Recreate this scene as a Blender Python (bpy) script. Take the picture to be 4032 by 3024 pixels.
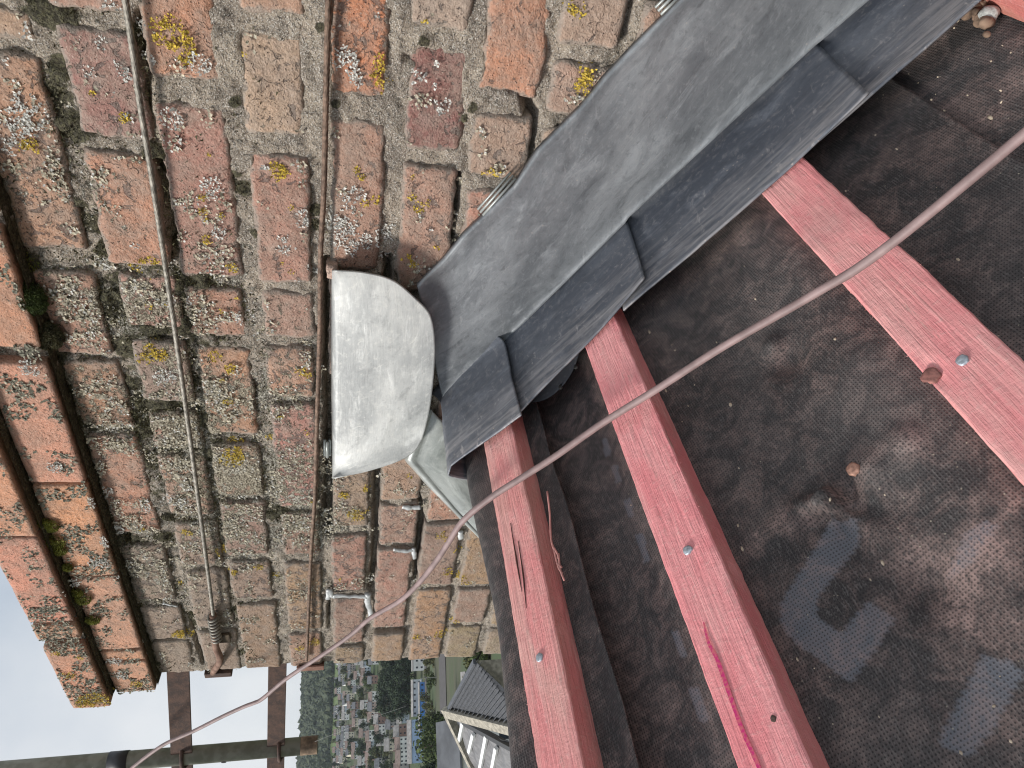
import bpy, bmesh, math, random
import numpy as np
from mathutils import Vector, Matrix
random.seed(7); RNG = np.random.default_rng(11)
for o in list(bpy.data.objects): bpy.data.objects.remove(o)
scene = bpy.context.scene
COL = scene.collection

# ------------------------------------------------------------------ camera
F, W, H = 2796.0, 4032, 3024
_p, _y, _r = math.radians(12.3), math.radians(40.5), math.radians(1.3)
FW = np.array([-math.sin(_y)*math.cos(_p), math.cos(_y)*math.cos(_p), -math.sin(_p)])
_rt = np.array([math.cos(_y), math.sin(_y), 0.0]); _up = np.cross(_rt, FW)
RT = _rt*math.cos(_r)+_up*math.sin(_r); UP = _up*math.cos(_r)-_rt*math.sin(_r)
cd = bpy.data.cameras.new('camera'); cam = bpy.data.objects.new('camera', cd); COL.objects.link(cam)
cd.sensor_width = 36; cd.lens = 36*F/W; cd.clip_start = 0.02; cd.clip_end = 12000
X, Y, Z = -UP, RT, -FW            # the phone was held on its side: the picture's left is up
cam.matrix_world = Matrix(((X[0], Y[0], Z[0], 0), (X[1], Y[1], Z[1], 0), (X[2], Y[2], Z[2], 0), (0, 0, 0, 1)))
scene.camera = cam
scene.cycles.filter_width = 1.15

# ------------------------------------------------------------------ sky, sun, exposure
world = bpy.data.worlds.new('World'); scene.world = world; world.use_nodes = True
SUN = np.array([-0.50, -0.62, 0.66]); SUN /= np.linalg.norm(SUN)
SUN_STRENGTH = 2.8; SKY_STRENGTH = 0.1; CLOUD = 6.5
nt = world.node_tree; nt.nodes.clear()
wo = nt.nodes.new('ShaderNodeOutputWorld'); bg = nt.nodes.new('ShaderNodeBackground')
sky = nt.nodes.new('ShaderNodeTexSky'); sky.sky_type = 'NISHITA'; sky.sun_disc = False
sky.sun_elevation = math.asin(SUN[2]); sky.sun_rotation = math.atan2(SUN[0], SUN[1])
tc = nt.nodes.new('ShaderNodeTexCoord')
nz = nt.nodes.new('ShaderNodeTexNoise'); nz.inputs['Scale'].default_value = 3.4; nz.inputs['Detail'].default_value = 5
nt.links.new(tc.outputs['Generated'], nz.inputs['Vector'])
cr = nt.nodes.new('ShaderNodeValToRGB')
cr.color_ramp.elements[0].position = .33; cr.color_ramp.elements[0].color = (.56, .65, .76, 1)
cr.color_ramp.elements[1].position = .66; cr.color_ramp.elements[1].color = (.95, .975, 1.0, 1)
nt.links.new(nz.outputs['Fac'], cr.inputs['Fac'])
vm = nt.nodes.new('ShaderNodeVectorMath'); vm.operation = 'SCALE'; vm.inputs['Scale'].default_value = CLOUD
nt.links.new(cr.outputs['Color'], vm.inputs[0])
mx = nt.nodes.new('ShaderNodeMix'); mx.data_type = 'RGBA'; mx.inputs['Factor'].default_value = .92
nt.links.new(sky.outputs['Color'], mx.inputs['A']); nt.links.new(vm.outputs['Vector'], mx.inputs['B'])
nt.links.new(mx.outputs['Result'], bg.inputs['Color']); bg.inputs['Strength'].default_value = SKY_STRENGTH
nt.links.new(bg.outputs[0], wo.inputs[0])
sl = bpy.data.lights.new('sun', 'SUN'); sl.energy = SUN_STRENGTH; sl.angle = math.radians(10); sl.color = (1, .96, .9)
so = bpy.data.objects.new('sun', sl); COL.objects.link(so)
so.rotation_euler = Vector(SUN).to_track_quat('Z', 'Y').to_euler()
vs = scene.view_settings; vs.view_transform = 'Standard'; vs.look = 'None'; vs.exposure = 0.42; vs.gamma = 1; vs.use_curve_mapping = False

# ------------------------------------------------------------------ helpers
def ray(x, y):                                   # photograph pixel -> direction, depth 1 along the lens axis
    return FW + RT*(-(y-H/2)/F) + UP*(-(x-W/2)/F)
WY = 0.77                                        # distance of the chimney face
def wall(x, y, yy=WY):
    d = ray(x, y); return d*(yy/d[1])

def _hash(ix, iy, iz, seed):
    h = (ix.astype(np.int64)*374761393 + iy.astype(np.int64)*668265263 + iz.astype(np.int64)*1274126177 + seed*974711) & 0xffffffff
    h = ((h ^ (h >> 13))*1274126177) & 0xffffffff
    h = ((h ^ (h >> 16))*2246822519) & 0xffffffff
    return ((h ^ (h >> 15)) & 0xffff)/65535.0
def vnoise(p, seed=0):
    p = np.asarray(p, float); i = np.floor(p).astype(np.int64); f = p-i; f = f*f*(3-2*f)
    r = 0
    for a in (0, 1):
        for b in (0, 1):
            for c in (0, 1):
                w = (f[..., 0] if a else 1-f[..., 0])*(f[..., 1] if b else 1-f[..., 1])*(f[..., 2] if c else 1-f[..., 2])
                r = r + w*_hash(i[..., 0]+a, i[..., 1]+b, i[..., 2]+c, seed)
    return r*2-1
def fbm(p, scale, octv=4, seed=0, rough=.5):
    p = np.asarray(p, float)*scale; s = 0; a = 1; t = 0
    for k in range(octv):
        s = s+a*vnoise(p*(2**k)+k*17.3, seed+k); t += a; a *= rough
    return s/t

ORIG = {}
def link(o, origin, parent):
    COL.objects.link(o); origin = np.asarray(origin, float); ORIG[o.name] = origin
    if parent is not None:
        o.parent = parent; o.location = Vector(origin-ORIG[parent.name])
    else:
        o.location = Vector(origin)
    return o
def thing(name, label, cat, loc=(0, 0, 0), group=None):
    o = bpy.data.objects.new(name, None); o.empty_display_size = .05
    link(o, loc, None); return tag(o, label, cat, group)
def tag(o, label=None, cat=None, group=None, kind=None):
    for k, v in (('label', label), ('category', cat), ('group', group), ('kind', kind)):
        if v: o[k] = v
    return o
def mesh(name, verts, faces, mat, parent=None, smooth=True, attrs=None, uv=None, origin=None):
    v = np.asarray(verts, float)
    if origin is None: origin = v.mean(axis=0)
    me = bpy.data.meshes.new(name)
    me.from_pydata((v-origin).tolist(), [], faces if isinstance(faces, list) else faces.tolist()); me.update()
    if smooth: me.polygons.foreach_set('use_smooth', [True]*len(me.polygons))
    for k, a in (attrs or {}).items():
        at = me.attributes.new(k, 'FLOAT', 'POINT'); at.data.foreach_set('value', np.asarray(a, np.float32))
    if uv is not None:
        ul = me.uv_layers.new(name='uv'); li = np.zeros(len(me.loops), np.int32); me.loops.foreach_get('vertex_index', li)
        ul.data.foreach_set('uv', np.asarray(uv, np.float32)[li].ravel())
    for m in (mat if isinstance(mat, (list, tuple)) else [mat]): me.materials.append(m)
    o = bpy.data.objects.new(name, me); return link(o, origin, parent)
def dup(src, origin, parent=None, rotz=0):
    o = src.copy()
    for k in ('label', 'category', 'group'):
        if k in o: del o[k]
    o.parent = None; link(o, origin, parent); o.rotation_euler = (0, 0, rotz); return o
def gridfaces(nu, nv, off=0, flip=False):
    i = np.arange(nu-1)[:, None]*nv+np.arange(nv-1)[None]+off; i = i.ravel()
    q = np.stack([i, i+1, i+nv+1, i+nv], 1)
    return q[:, ::-1] if flip else q
def sheet(name, G, t, mat, parent=None, attrs=None, uv=None, flip=False):
    """G[nu,nv,3] outer face; a sheet of thickness t behind it, with edges"""
    nu, nv = G.shape[:2]
    du = np.gradient(G, axis=0); dv = np.gradient(G, axis=1); n = np.cross(du, dv)
    n /= np.linalg.norm(n, axis=2, keepdims=True)+1e-12
    if flip: n = -n
    B = G-n*t; N = nu*nv
    V = np.concatenate([G.reshape(-1, 3), B.reshape(-1, 3)])
    f = gridfaces(nu, nv, 0, flip).tolist()+gridfaces(nu, nv, N, not flip).tolist()
    ring = [i*nv for i in range(nu)]+[(nu-1)*nv+j for j in range(1, nv)]+[i*nv+nv-1 for i in range(nu-2, -1, -1)]+[j for j in range(nv-2, 0, -1)]
    for a, b in zip(ring, ring[1:]+ring[:1]):
        f.append([a, b, b+N, a+N] if not flip else [b, a, a+N, b+N])
    at = {k: np.concatenate([np.ravel(v)]*2) for k, v in (attrs or {}).items()}
    if uv is None:
        uu = np.concatenate([np.zeros((1, nv)), np.cumsum(np.linalg.norm(np.diff(G, axis=0), axis=2), 0)]); ww = np.concatenate([np.zeros((nu, 1)), np.cumsum(np.linalg.norm(np.diff(G, axis=1), axis=2), 1)], 1)
        uv = np.stack([uu+G[..., 0].mean()*3, ww+G[..., 2].mean()*5], -1)
    u2 = None if uv is None else np.concatenate([uv.reshape(-1, 2)]*2)
    return mesh(name, V, f, mat, parent, True, at, u2)
def tubeverts(path, rad, n=10, cap=True):
    P = np.asarray(path, float); k = len(P)
    rad = np.broadcast_to(np.asarray(rad, float), (k,))
    T = np.gradient(P, axis=0); T /= np.linalg.norm(T, axis=1, keepdims=True)
    ref = np.array([0, 0, 1.0]) if abs(T[0][2]) < .9 else np.array([1.0, 0, 0])
    V = []; u = np.cross(T[0], ref); u /= np.linalg.norm(u)
    for i in range(k):
        u = u-T[i]*(u@T[i]); u /= np.linalg.norm(u); w = np.cross(T[i], u)
        a = np.arange(n)*2*math.pi/n
        V.append(P[i]+rad[i]*(np.cos(a)[:, None]*u+np.sin(a)[:, None]*w))
    V = np.concatenate(V); f = []
    for i in range(k-1):
        for j in range(n):
            f.append([i*n+j, i*n+(j+1) % n, (i+1)*n+(j+1) % n, (i+1)*n+j])
    if cap: f += [list(range(n))[::-1], list(range((k-1)*n, k*n))]
    return V, f
def tube(name, path, rad, mat, parent=None, n=10):
    V, f = tubeverts(path, rad, n); return mesh(name, V, f, mat, parent)
def smoothpath(P, per=8):
    P = np.asarray(P, float); Q = np.vstack([2*P[0]-P[1], P, 2*P[-1]-P[-2]]); out = []
    for i in range(1, len(Q)-2):
        for t in np.linspace(0, 1, per, endpoint=False):
            a, b, c, d = Q[i-1], Q[i], Q[i+1], Q[i+2]
            out.append(.5*((2*b)+(-a+c)*t+(2*a-5*b+4*c-d)*t*t+(-a+3*b-3*c+d)*t**3))
    out.append(P[-1]); return np.array(out)
def boxvf(c, ex, ey, ez, bev=0.0):
    """box from centre and three half-extent vectors; optional chamfer of the edges"""
    c = np.asarray(c, float); ex, ey, ez = (np.asarray(e, float) for e in (ex, ey, ez))
    if not bev:
        V = [c+sx*ex+sy*ey+sz*ez for sx in (-1, 1) for sy in (-1, 1) for sz in (-1, 1)]
        f = [[0, 1, 3, 2], [4, 6, 7, 5], [0, 4, 5, 1], [2, 3, 7, 6], [0, 2, 6, 4], [1, 5, 7, 3]]
        return np.array(V), f
    bm = bmesh.new(); V, f = boxvf(c, ex, ey, ez)
    vs_ = [bm.verts.new(v) for v in V]
    for q in f: bm.faces.new([vs_[i] for i in q])
    bmesh.ops.recalc_face_normals(bm, faces=bm.faces)
    bmesh.ops.bevel(bm, geom=list(bm.edges), offset=bev, segments=2, affect='EDGES', profile=.6)
    bm.verts.index_update()
    out = (np.array([list(v.co) for v in bm.verts]), [[v.index for v in q.verts] for q in bm.faces]); bm.free(); return out
def box(name, c, ex, ey, ez, mat, parent=None, bev=0.0, smooth=False):
    V, f = boxvf(c, ex, ey, ez, bev); return mesh(name, V, f, mat, parent, smooth)
def join(parts):
    V = []; Fc = []; n = 0
    for v, f in parts:
        V.append(np.asarray(v)); Fc += [[i+n for i in q] for q in f]; n += len(v)
    return np.concatenate(V), Fc

# ------------------------------------------------------------------ materials
class M:
    """tiny node builder"""
    def __init__(s, name, rough=.8, metal=0.0, spec=.5):
        s.m = bpy.data.materials.new(name); s.m.use_nodes = True; s.t = s.m.node_tree
        s.b = s.t.nodes['Principled BSDF']; s.b.inputs['Roughness'].default_value = rough
        s.b.inputs['Metallic'].default_value = metal; s.b.inputs['Specular IOR Level'].default_value = spec
        s.pos = s.t.nodes.new('ShaderNodeNewGeometry').outputs['Position']
    def n(s, typ, **kw):
        k = s.t.nodes.new(typ)
        for a, v in kw.items(): setattr(k, a, v)
        return k
    def l(s, a, b): s.t.links.new(a, b)
    def put(s, sock, v):
        if isinstance(v, (int, float)): sock.default_value = v
        elif isinstance(v, tuple): sock.default_value = (*v, 1) if len(v) == 3 and sock.type == 'RGBA' else v
        else: s.l(v, sock)
    def noise(s, scale, detail=4, rough=.55, vec=None, dist=0.0, stretch=None):
        v = vec or s.pos
        if stretch:
            mp = s.n('ShaderNodeMapping'); mp.inputs['Scale'].default_value = stretch; s.l(v, mp.inputs['Vector']); v = mp.outputs[0]
        k = s.n('ShaderNodeTexNoise'); k.inputs['Scale'].default_value = scale; k.inputs['Detail'].default_value = detail
        k.inputs['Roughness'].default_value = rough; k.inputs['Distortion'].default_value = dist; s.l(v, k.inputs['Vector']); return k.outputs['Fac']
    def vor(s, scale, feat='F1', vec=None, out='Distance'):
        k = s.n('ShaderNodeTexVoronoi', feature=feat); k.inputs['Scale'].default_value = scale; s.l(vec or s.pos, k.inputs['Vector']); return k.outputs[out]
    def ramp(s, v, a, b):
        k = s.n('ShaderNodeMapRange', interpolation_type='SMOOTHSTEP'); s.l(v, k.inputs['Value'])
        s.put(k.inputs['From Min'], a); s.put(k.inputs['From Max'], b); return k.outputs[0]
    def math(s, op, a, b=0.0, c=0.0):
        k = s.n('ShaderNodeMath', operation=op); s.put(k.inputs[0], a); s.put(k.inputs[1], b); s.put(k.inputs[2], c); return k.outputs[0]
    def mix(s, f, a, b, blend='MIX'):
        k = s.n('ShaderNodeMix', data_type='RGBA', blend_type=blend); s.put(k.inputs['Factor'], f)
        s.put(k.inputs['A'], a); s.put(k.inputs['B'], b); return k.outputs['Result']
    def attr(s, name):
        k = s.n('ShaderNodeAttribute', attribute_name=name); return k.outputs['Fac']
    def color(s, c): s.put(s.b.inputs['Base Color'], c)
    def rough(s, v): s.put(s.b.inputs['Roughness'], v)
    def bump(s, h, dist=.002, strength=1.0, prev=None):
        k = s.n('ShaderNodeBump'); k.inputs['Distance'].default_value = dist; k.inputs['Strength'].default_value = strength
        s.l(h, k.inputs['Height'])
        if prev: s.l(prev, k.inputs['Normal'])
        s.l(k.outputs[0], s.b.inputs['Normal']); return k.outputs[0]
def plain(name, c, rough=.8, metal=0.0, scale=30, amt=.25, bump=0.0):
    k = M(name, rough, metal); n = k.noise(scale, 5)
    d = tuple(x*(1-amt) for x in c); u = tuple(min(1, x*(1+amt)) for x in c)
    k.color(k.mix(k.ramp(n, .3, .7), d, u))
    if bump: k.bump(n, bump)
    return k.m

def mat_brick(clean=False):
    k = M('clean_fired_brick' if clean else 'weathered_brick', .93, 0, .25)
    oi = k.n('ShaderNodeObjectInfo'); base = oi.outputs['Color']; rnd = oi.outputs['Random']
    off = k.n('ShaderNodeVectorMath', operation='ADD'); k.l(k.pos, off.inputs[0]); k.l(k.math('MULTIPLY', rnd, 7.0), off.inputs[1]); v = off.outputs[0]
    n1 = k.noise(28, 5, .6, v); n2 = k.noise(160, 4, .6, v); n3 = k.noise(75, 6, .65, v, .6); nf = k.noise(480, 3, .6, v)
    c = k.mix(k.ramp(n1, .35, .68), base, k.mix(.6, base, (.30, .22, .175)))
    c = k.mix(k.math('MULTIPLY', k.ramp(n2, .45, .75), .45), c, k.mix(.5, base, (.60, .44, .34)))
    # sooty flecks and scabs
    lim = k.math('MULTIPLY_ADD', rnd, .12, .60 if clean else .535)
    fl = k.ramp(n3, lim, k.math('ADD', lim, .035))
    c = k.mix(k.math('MULTIPLY', fl, .25 if clean else .72), c, (.115, .098, .092))
    pits = k.ramp(k.vor(190, 'F1', v), .16, .07)
    pits = k.math('MULTIPLY', pits, k.ramp(n2, .42, .55))
    c = k.mix(k.math('MULTIPLY', pits, .75), c, (.085, .06, .055))
    c = k.mix(k.math('MULTIPLY', k.ramp(nf, .56, .68), .40), c, (.70, .58, .49))
    c = k.mix(k.math('MULTIPLY', k.ramp(nf, .44, .34), .45), c, (.12, .085, .075))
    # mortar smear and dirt along the arrises
    ed = k.attr('edge'); e = k.ramp(k.math('ADD', ed, k.math('MULTIPLY_ADD', n3, 1.5, -.75)), .62, .92)
    c = k.mix(k.math('MULTIPLY', e, .3 if clean else .78), c, k.mix(nf, (.20, .175, .15), (.40, .35, .30)))
    # hairline cracks and a greyish bloom
    cw = k.n('ShaderNodeVectorMath', operation='ADD'); k.l(v, cw.inputs[0]); cn = k.n('ShaderNodeTexNoise'); cn.inputs['Scale'].default_value = 60; k.l(v, cn.inputs['Vector'])
    cs = k.n('ShaderNodeVectorMath', operation='SCALE'); k.l(cn.outputs['Color'], cs.inputs[0]); cs.inputs['Scale'].default_value = .03; k.l(cs.outputs[0], cw.inputs[1])
    crk = k.math('MULTIPLY', k.ramp(k.vor(26, 'DISTANCE_TO_EDGE', cw.outputs[0]), .022, .006), k.math('MULTIPLY', k.ramp(n2, .44, .58), k.ramp(k.noise(9, 3, .5, v), .50, .62)))
    c = k.mix(k.math('MULTIPLY', crk, .2 if clean else .6), c, (.085, .062, .056))
    c = k.mix(k.math('MULTIPLY', k.ramp(k.noise(48, 6, .7, v), .40, .66), .12 if clean else .42), c, (.36, .30, .255))
    # crusty lichen
    li = k.attr('lich'); nl = k.noise(95, 8, .72, None, .4); ns = k.noise(420, 3, .6)
    ml = k.ramp(k.math('ADD', nl, k.math('MULTIPLY_ADD', li, .30, -.165)), .545, .575)
    lc = k.mix(k.ramp(ns, .40, .60), (.15, .13, .095), (.60, .54, .42))
    lc = k.mix(k.ramp(k.noise(33, 3), .52, .66), lc, k.mix(k.ramp(ns, .40, .56), (.16, .15, .115), (.72, .69, .60)))
    c = k.mix(k.math('MULTIPLY', ml, .93), c, lc)
    k.color(c)
    h = k.math('ADD', k.math('MULTIPLY', n2, .6), k.math('MULTIPLY', nf, .25))
    h = k.math('SUBTRACT', h, k.math('MULTIPLY', pits, .7)); h = k.math('SUBTRACT', h, k.math('MULTIPLY', fl, .25))
    h = k.math('ADD', h, k.math('MULTIPLY', ml, k.math('MULTIPLY_ADD', ns, 1.6, -.1)))
    h = k.math('SUBTRACT', h, k.math('MULTIPLY', crk, .35)); b0 = k.bump(k.noise(85, 5, .65, v), .005, .6); k.bump(h, .0036, 1.0, b0); return k.m
def mat_mortar():
    k = M('old_sandy_mortar', .96, 0, .2)
    n1 = k.noise(22, 5, .6); n2 = k.noise(300, 4, .65); n3 = k.noise(700, 2); n4 = k.noise(70, 6, .65)
    c = k.mix(k.ramp(n1, .35, .65), (.31, .265, .22), (.50, .42, .335))
    c = k.mix(k.math('MULTIPLY', k.ramp(n2, .50, .64), .75), c, (.085, .078, .07))
    c = k.mix(k.math('MULTIPLY', k.ramp(n3, .54, .64), .85), c, (.72, .68, .62))
    li = k.attr('lich'); mo = k.attr('moss'); nl = k.noise(80, 8, .72, None, .5); ns = k.noise(380, 3, .6)
    ml = k.ramp(k.math('ADD', nl, k.math('MULTIPLY_ADD', li, .34, -.14)), .55, .60)
    lc = k.mix(k.ramp(ns, .40, .60), (.13, .12, .09), (.66, .63, .55))
    c = k.mix(k.math('MULTIPLY', ml, .9), c, lc)
    mm = k.ramp(k.math('ADD', n4, k.math('MULTIPLY_ADD', mo, .62, -.28)), .47, .60)
    c = k.mix(k.math('MULTIPLY', mm, .93), c, k.mix(k.ramp(n2, .4, .65), (.045, .042, .028), (.16, .15, .09)))
    k.color(c)
    h = k.math('ADD', k.math('MULTIPLY', n2, .7), k.math('MULTIPLY', n3, .4)); h = k.math('ADD', h, k.math('MULTIPLY', ml, k.math('MULTIPLY', ns, 1.1)))
    b0 = k.bump(k.noise(110, 5, .7), .007, .8); k.bump(h, .0045, 1.0, b0); return k.m
def mat_lead(name, dark, light, scratch, metal=.55, rough=.48, dirt=.35, bumpy=1.0, outer=False):
    k = M(name, rough, metal, .5)
    uv = k.n('ShaderNodeUVMap', uv_map='uv').outputs[0]
    n1 = k.noise(1, 6, .62, uv, .5, (4.5, 8, 1)); n2 = k.noise(1, 6, .68, uv, .6, (16, 38, 1))
    s1 = k.noise(1, 5, .65, uv, .5, (9, 95, 1)); s2 = k.noise(1, 4, .7, uv, .3, (30, 420, 1)); s3 = k.noise(1, 5, .7, uv, 1.2, (60, 38, 1)); s4 = k.noise(1, 3, .6, uv, .6, (210, 60, 1))
    c = k.mix(k.ramp(n1, .32, .66), dark, light)
    c = k.mix(k.math('MULTIPLY', k.ramp(n2, .50, .70), .6), c, tuple(min(1, x*1.4) for x in light))
    c = k.mix(k.math('MULTIPLY', k.ramp(n2, .47, .30), .5), c, tuple(x*.6 for x in dark))
    n3 = k.noise(110, 5, .7); c = k.mix(k.math('MULTIPLY', k.ramp(n3, .52, .70), .28), c, scratch); c = k.mix(k.math('MULTIPLY', k.ramp(n3, .46, .30), .32), c, tuple(x*.55 for x in dark))
    if outer: dirt = k.math('MULTIPLY_ADD', k.math('POWER', k.attr('outer'), 1.6), 1.15*dirt, .22*dirt); c = k.mix(k.math('MULTIPLY', k.math('MULTIPLY', k.ramp(k.attr('outer'), .45, 1.0), k.ramp(s1, .40, .62)), .55), c, scratch)
    D_ = lambda f: k.math('MULTIPLY', dirt, f)
    c = k.mix(k.math('MULTIPLY', k.ramp(s1, .50, .72), D_(.40)), c, scratch)
    sc = k.math('MULTIPLY', k.ramp(s2, .55, .68), k.math('MULTIPLY', k.ramp(n1, .48, .64), k.ramp(s1, .44, .58))); c = k.mix(k.math('MULTIPLY', sc, dirt), c, scratch)
    sf = k.math('MULTIPLY', k.ramp(s3, .57, .66), k.ramp(s4, .40, .62)); c = k.mix(k.math('MULTIPLY', sf, D_(.9)), c, scratch)
    sp = k.math('MULTIPLY', k.ramp(k.vor(95), .12, .06), k.ramp(n2, .50, .60)); c = k.mix(k.math('MULTIPLY', sp, D_(.9)), c, (.60, .52, .46))
    k.color(c); k.rough(k.math('MULTIPLY_ADD', n2, .35, rough-.16))
    b = k.bump(n2, .0010*bumpy, .5); k.bump(k.math('ADD', s2, s3), .00025, .8, b); return k.m
def mat_felt():
    k = M('woven_bitumen_felt', .88, 0, .3)
    uv = k.n('ShaderNodeUVMap', uv_map='uv').outputs[0]
    sep = k.n('ShaderNodeSeparateXYZ'); k.l(uv, sep.inputs[0])
    P = 2*math.pi/.0025
    a = k.math('SINE', k.math('MULTIPLY', k.math('ADD', sep.outputs[0], k.math('MULTIPLY', sep.outputs[1], .10)), P))
    b = k.math('SINE', k.math('MULTIPLY', k.math('SUBTRACT', sep.outputs[1], k.math('MULTIPLY', sep.outputs[0], .10)), P*.86))
    dots = k.math('MULTIPLY', k.math('ADD', a, 1.0), k.math('ADD', b, 1.0))       # 0..4
    weave = k.math('MULTIPLY', dots, .25)
    n1 = k.noise(6, 5, .6, None, .6); n2 = k.noise(38, 6, .68, None, .8); n3 = k.noise(300, 3, .6)
    c = k.mix(k.ramp(n1, .3, .7), (.046, .043, .044), (.080, .075, .075))
    hole = k.ramp(weave, .42, .80); thr_ = k.noise(1, 3, .6, uv, .2, (900, 120, 1))
    c = k.mix(k.math('MULTIPLY', k.ramp(thr_, .48, .66), .55), c, (.17, .16, .155))
    c = k.mix(k.math('MULTIPLY', hole, .8), c, (.022, .021, .022))
    pr = k.attr('print'); c = k.mix(k.math('MULTIPLY', pr, k.math('MULTIPLY_ADD', hole, -.55, .75)), c, (.155, .168, .195))
    du = k.attr('dust'); d0 = k.math('ADD', n2, k.math('MULTIPLY_ADD', du, .42, -.23))
    d1 = k.ramp(d0, .44, .72); d2 = k.ramp(d0, .30, .60)
    d = k.math('MAXIMUM', k.math('MULTIPLY', d1, .80), k.math('MULTIPLY', d2, .40)); d = k.math('MULTIPLY', d, k.math('MULTIPLY_ADD', hole, -.75, 1.0))
    d = k.math('MULTIPLY', d, k.ramp(n3, .2, .6))
    c = k.mix(d, c, k.mix(k.ramp(n1, .4, .6), (.40, .285, .255), (.37, .29, .265)))
    sp = k.math('MULTIPLY', k.ramp(k.vor(120), .10, .05), k.ramp(k.noise(14, 2), .5, .6))
    c = k.mix(k.math('MULTIPLY', sp, .7), c, (.42, .38, .30)); k.color(c)
    h = k.bump(k.noise(45, 4), .0025, .5); k.bump(k.math('SUBTRACT', 1.0, weave), .0004, .6, h); return k.m
def mat_batten():
    k = M('red_dyed_sawn_timber', .85, 0, .25)
    uv = k.n('ShaderNodeUVMap', uv_map='uv').outputs[0]
    oi = k.n('ShaderNodeObjectInfo'); base = oi.outputs['Color']
    g1 = k.noise(1, 6, .65, uv, .6, (230, 9, 1)); g2 = k.noise(1, 5, .7, uv, .4, (520, 22, 1)); bl = k.noise(1, 4, .6, uv, .8, (26, 7, 1)); saw = k.noise(1, 3, .6, uv, .2, (140, 260, 1))
    c = k.mix(k.ramp(bl, .35, .66), base, k.mix(.45, base, (.84, .17, .21)))
    c = k.mix(k.math('MULTIPLY', k.ramp(g1, .50, .74), .4), c, (.84, .52, .48))
    c = k.mix(k.math('MULTIPLY', k.ramp(g1, .42, .27), .32), c, (.45, .16, .15))
    c = k.mix(k.math('MULTIPLY', k.ramp(k.noise(1, 5, .7, uv, .5, (60, 16, 1)), .60, .72), .55), c, (.44, .33, .28))
    c = k.mix(k.math('MULTIPLY', k.ramp(saw, .54, .74), .45), c, (.80, .50, .47))
    c = k.mix(k.math('MULTIPLY', k.ramp(k.noise(1, 3, .5, uv, .2, (38, 15, 1)), .69, .75), .6), c, (.22, .16, .17))
    k.color(c); h = k.math('ADD', k.math('MULTIPLY', g1, .7), k.math('ADD', k.math('MULTIPLY', g2, .5), k.math('MULTIPLY', saw, .35)))
    k.bump(h, .0024, 1.0); return k.m
def mat_rust(name='rusty_steel', a=(.075, .055, .05), b=(.135, .085, .068)):
    k = M(name, .85, .1, .3); n = k.noise(60, 6, .65); f = k.noise(320, 3)
    c = k.mix(k.ramp(n, .35, .65), a, b); c = k.mix(k.math('MULTIPLY', k.ramp(f, .6, .72), .5), c, (.27, .16, .11)); k.color(c)
    k.bump(k.math('ADD', n, f), .0009, .8); return k.m

MB, MBC, MM = mat_brick(), mat_brick(True), mat_mortar()
LEAD_C = mat_lead('lead_cover_flashing', (.150, .162, .176), (.30, .315, .33), (.44, .45, .46), .40, .46, .40)
LEAD_S = mat_lead('lead_soaker', (.088, .098, .122), (.150, .163, .19), (.40, .385, .39), .30, .52, .9, 1.0, True)
LEAD_L = mat_lead('lead_new_bright', (.33, .34, .34), (.54, .545, .53), (.72, .71, .66), .14, .50, .45, .6)
LEAD_W = mat_lead('lead_left_flashing', (.30, .325, .315), (.46, .48, .465), (.6, .6, .57), .40, .45, .5)
FELT, BATTEN, RUST = mat_felt(), mat_batten(), mat_rust()
RUST2 = mat_rust('rusty_plate', (.20, .11, .085), (.30, .17, .13))
SILVER = plain('zinc_nail', (.42, .47, .52), .5, .5, 400, .3, .0004)
COPPER = plain('dusty_copper', (.42, .24, .18), .6, .3, 400, .3, .0004)
WIRE = plain('weathered_wire_rope', (.27, .25, .215), .6, .3, 160, .45, .0003)
WIRE_R = plain('rusty_wire_rope', (.20, .135, .10), .75, .25, 160, .45, .0003)
CABLE = plain('dusty_pink_cable', (.275, .195, .19), .6, 0, 45, .22, .0002)
MOSSY = None
WHITE_L = plain('white_lichen', (.62, .61, .57), .95, 0, 300, .25)
YELLOW_L = plain('yellow_lichen', (.52, .38, .06), .95, 0, 260, .45)
GREY_L = plain('grey_lichen', (.44, .40, .31), .95, 0, 200, .5)
MOSS_D = plain('dark_moss', (.105, .098, .052), .97, 0, 120, .6)
MOSS_G = plain('green_moss', (.20, .21, .045), .97, 0, 90, .5)

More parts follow.
